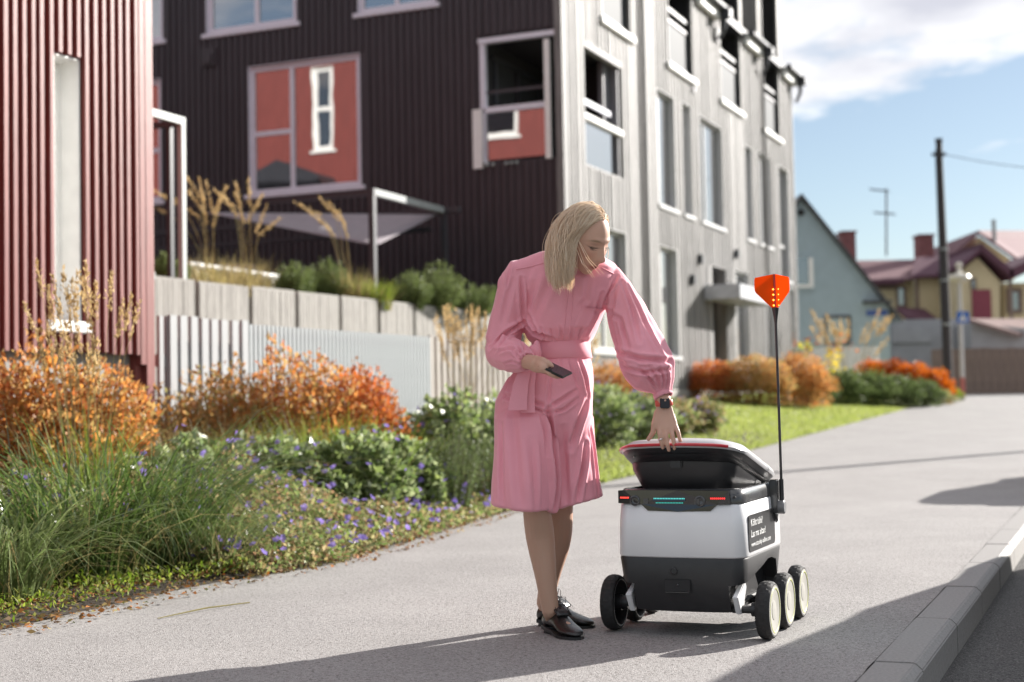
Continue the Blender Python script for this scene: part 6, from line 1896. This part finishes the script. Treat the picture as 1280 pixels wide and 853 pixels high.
for i in RNG.choice(n, 260, replace=False):
    q = Vector(P[i].tolist()); sb.tube([Vector((q.x, q.y, gz(q.x, q.y))), q.lerp(Vector((q.x, q.y, gz(q.x, q.y))), .4) + Vector((.01, 0, 0)), q + Vector((random.uniform(-.05, .05), random.uniform(-.05, .05), .04))], .0016, 3, cap=False)
sb.build('thin_stems', M['twig'], gc)
n = 9000
X, Y, w = edge_points(n, 4.6, 13.5, -.22, .7, 1.4)
far = w < -.05
keep = ~far | (RNG.random(n) < .25)
X, Y, w = X[keep], Y[keep], w[keep]; n = len(X)
Z = np.array([gz(float(x), float(y)) for x, y in zip(X, Y)]) + .006 + .02 * RNG.random(n) + np.where(w > .05, .02, 0)
P = np.stack([X, Y, Z], 1); a = RNG.random(n) * 6.28
T = unit(np.stack([np.cos(a), np.sin(a), RNG.normal(size=n) * .25], 1))
V, Fq = leaf_quads(P, T, .03 * (.4 + .9 * RNG.random(n)), .016 * (.5 + RNG.random(n)), .2)
M['litter'] = leafmat('fallen_leaf', [(.16, .075, .03), (.28, .12, .04), (.38, .14, .03), (.22, .14, .06), (.12, .07, .035), (.42, .30, .12), (.10, .13, .03)], trans=.15, rough=.7)
ll = np_obj('leaf_litter', V, Fq, M['litter']); stuff(ll); prop(ll, 'brown and orange fallen leaves on the soil at the path edge', 'fallen leaves')
n = 2600
X, Y, w = edge_points(n, 4.4, 7.6, .0, .55)
P = np.stack([X, Y, np.array([gz(float(x), float(y)) for x, y in zip(X, Y)]) + .02 + .07 * RNG.random(n)], 1)
T = unit(RNG.normal(size=(n, 3)) * .8 + np.array([.2, -.2, .5]))
V, Fq = leaf_quads(P, T, .03 * (.5 + .8 * RNG.random(n)), .012)
wd = np_obj('small_weeds', V, Fq, M['grass_bright']); stuff(wd); prop(wd, 'small green weeds creeping out at the near path edge', 'weeds')
a, c = ptz(197, 775), ptz(312, 755)
b = MB(); b.tube([a + Vector((0, 0, .006)), a.lerp(c, .5) + Vector((0, .02, .012)), c + Vector((0, 0, .006))], [.002, .0035, .0025], 5)
prop(b.build('grass_stalk', M['grass_tan']), 'single dry straw stalk lying on the pale path', 'straw')
# -- beyond the woman: bed at the side of the lawn
geranium(748, 19.5, .55, .5, 482, 1500, 'flowering geranium on the lawn edge nearest the woman', 60, fm=M['lilac_petal'])
geranium(790, 20.5, .60, .5, 492, 1600, 'geranium with a dark green heart on the lawn edge', 50)
geranium(826, 21.5, .55, .5, 500, 1500, 'geranium with lilac flowers behind the hand on the lid', 70, mt=M['cover_leaf'], fm=M['lilac_petal'])
geranium(866, 22.5, .50, .45, 502, 1400, 'greyish flowering plant at the right end of the lawn bed', 60, mt=M['cover_leaf'], fm=M['lilac_petal'])
feather(800, 22.5, 484, .35, 2600, 'dark green bushy plant among the lawn edge geraniums', M['laurel_leaf'], nl=.05)
feather(885, 23.0, 490, .22, 1800, 'narrow grey green plant at the end of the lawn bed', M['lav_leaf'], nl=.05)
shrub('spirea_shrub', 768, 25.0, .80, .6, 455, 3000, .05, M['orange_leaf'], 'orange shrub seen between the woman\'s sleeves')
shrub('spirea_shrub', 892, 32.0, .70, .6, 453, 2600, .065, M['red_leaf'], 'red shrub below the entrance canopy')
shrub('spirea_shrub', 945, 32.0, .85, .7, 446, 3200, .065, M['rust_leaf'], 'large rusty brown shrub behind the flag mast', lump=.2)
shrub('spirea_shrub', 1000, 33.0, .75, .7, 444, 3000, .065, M['orange_leaf'], 'large orange shrub at the corner of the grey building')
for px_, Yq, ty, hw, lab in ((1012, 35, 470, .65, 'dark evergreen bush right of the large orange shrub'), (1048, 36.5, 464, .75, 'green evergreen bush under the yellow flowers'), (1085, 37.5, 466, .75, 'middle evergreen bush in front of the orange hedge'), (1120, 38.5, 470, .7, 'light green evergreen bush in front of the orange hedge end'), (1150, 39.5, 476, .6, 'last evergreen bush before the low border plants')):
    shrub('evergreen_bush', px_, Yq, hw, .7, ty, 2400, .07, M['laurel_leaf'], lab, lump=.35, group=None)
for px_, ty, lab in ((1090, 450, 'left end of the orange clipped hedge shrubs'), (1118, 450, 'second orange hedge shrub before the blue grey house corner'), (1145, 454, 'third orange hedge shrub left of the utility pole'), (1168, 462, 'last orange hedge shrub at the foot of the utility pole')):
    shrub('hedge_shrub', px_, 43, .55, .5, ty, 1500, .08, M['hedge_leaf'], lab)
shrub('border_plant', 1168, 41.0, .6, .5, 488, 1300, .06, M['cover_leaf'], 'low mixed border plant at the end of the lawn', 'plant')
shrub('border_plant', 1187, 43.5, .4, .4, 484, 700, .06, M['grass_bright'], 'low lime border plant nearest the sign post', 'plant')
fr4 = plant('feather_reed_grass', tuple(pt(1060, 480, 40.5).xy) + (.7,), 'tan reed grass with yellow flowers before the blue grey house', 'grass')
c = tuple(ORG[fr4.name])
V, Fq, _ = blades(c, 300, .9, .8, 1.3, .02, .2, .3); np_obj('leaf_blades', V, Fq, M['grass_bright'], fr4)
plumes(fr4, c, [pt(x + random.uniform(-4, 4), random.uniform(396, 436), 40.5) for x in (1020, 1028, 1034, 1040, 1046, 1050, 1053, 1058, 1080, 1086, 1098, 1102, 1106, 1108, 1024, 1044, 1100)], .6, .07, 60, r=.008)
n = 60; P = np.array([pt(random.gauss(1040, 6), random.uniform(436, 468), 40 + random.uniform(-.3, .3))[:] for _ in range(n)]); V, Fq = petals(P, .06); stuff(np_obj('flowers', V, Fq, M['yellow_petal'], fr4))
n = 40; P = np.array([pt(random.uniform(990, 1075), random.uniform(418, 440), 40 + random.uniform(-.3, .3))[:] for _ in range(n)]); V, Fq = petals(P, .05); stuff(np_obj('red_flowers', V, Fq, M['hedge_leaf'], fr4))
# -- terrace planting
def pine(px, Y, top_y, hw, label, sh=90): feather(px, Y, top_y, hw, 7000, label, M['pine_leaf'], 'dwarf_pine', TER - .02, sh, .06)
pine(212, 18.1, 312, .26, 'dwarf pine on the terrace next to the red house corner')
pine(368, 20.2, 326, .34, 'dwarf pine on the terrace left of the sail\'s low corner')
pine(408, 20.8, 322, .34, 'dwarf pine on the terrace beside the yellow green grass')
pine(512, 22.0, 338, .34, 'smaller half of the pine pair under the pergola end')
pine(548, 22.6, 328, .45, 'tallest dwarf pine on the terrace at the right of the pergola', 120)
pine(596, 23.4, 352, .45, 'shaded dwarf pine at the end of the terrace by the dark wall')
for px_, Yq, tl, lab, base in ((268, 18.9, ((196, 262), (212, 250), (240, 232), (252, 240), (262, 248), (275, 252), (236, 262), (256, 262), (270, 266), (247, 255)), 'tall plumed grass on the terrace beside the porch frame', 262), (310, 19.3, ((282, 250), (298, 246), (312, 242), (318, 262), (300, 262), (288, 258), (326, 276), (335, 285)), 'tall plumed grass on the terrace above the second concrete panel', 306),
                           (436, 21.0, ((386, 262), (400, 276), (412, 262), (422, 268), (430, 282), (408, 285)), 'plumed grass on the terrace in front of the pergola post', 428)):
    p = pt(px_, 350, Yq); t = plant('plumed_grass', (p.x, p.y, TER), lab, 'grass')
    V, Fq, _ = blades((p.x, p.y, TER - .02), 380, .28, .35, .75, .010, .4, .4); np_obj('leaf_blades', V, Fq, M['grass_tan'], t)
    plumes(t, (p.x, p.y, TER - .02), [pt(x, y, Yq + random.uniform(-.2, .2)) for x, y in tl], .42, .024, 70, r=.005, arc=True)
tuft('ornamental_grass', 468, 21.2, 420, .25, .35, .6, .012, M['grass_bright'], 'yellow green grass tuft on the terrace left of the pine pair', z0=TER - .02, lean=.5, extra=(120, M['grass_tan'], .01))
tuft('ornamental_grass', 285, 18.4, 300, .35, .3, .5, .012, M['grass_tan'], 'dry grass along the top of the second concrete panel', z0=TER - .02, lean=.5)
# flowers in the hanging basket
P = np.array([(FA.p(17.3, 2.3, .3) + Vector((random.gauss(0, .12), random.gauss(0, .12), random.gauss(0, .08))))[:] for _ in range(60)])
V, Fq = leaf_quads(P, unit(RNG.normal(size=(60, 3))), .12, .08); np_obj('foliage', V, Fq, M['grass_bright'], hb)
V, Fq = petals(P[:25], .07); stuff(np_obj('flowers', V, Fq, M['yellow_petal'], hb))
# -- lawn blades
n = 52000
Y = 15.3 + 24 * RNG.random(n) ** 1.7
xe = np.array([edge_x(float(y)) for y in Y])
X = xe - 4.4 * RNG.random(n) + .03
P = np.stack([X, Y, np.array([gz(float(x), float(y)) for x, y in zip(X, Y)]) + .004], 1)
T = unit(RNG.normal(size=(n, 3)) * .35 + np.array([0, 0, 1.0]))
V, Fq = leaf_quads(P, T, .035 + .03 * RNG.random(n), .012 + .0006 * Y, .1)
M['lawn_blade'] = leafmat('lawn_blade', [(.20, .26, .06), (.27, .32, .09), (.32, .35, .12), (.24, .29, .07)], trans=.45)
lb = np_obj('lawn_grass', V, Fq, M['lawn_blade'], lawn); stuff(lb)
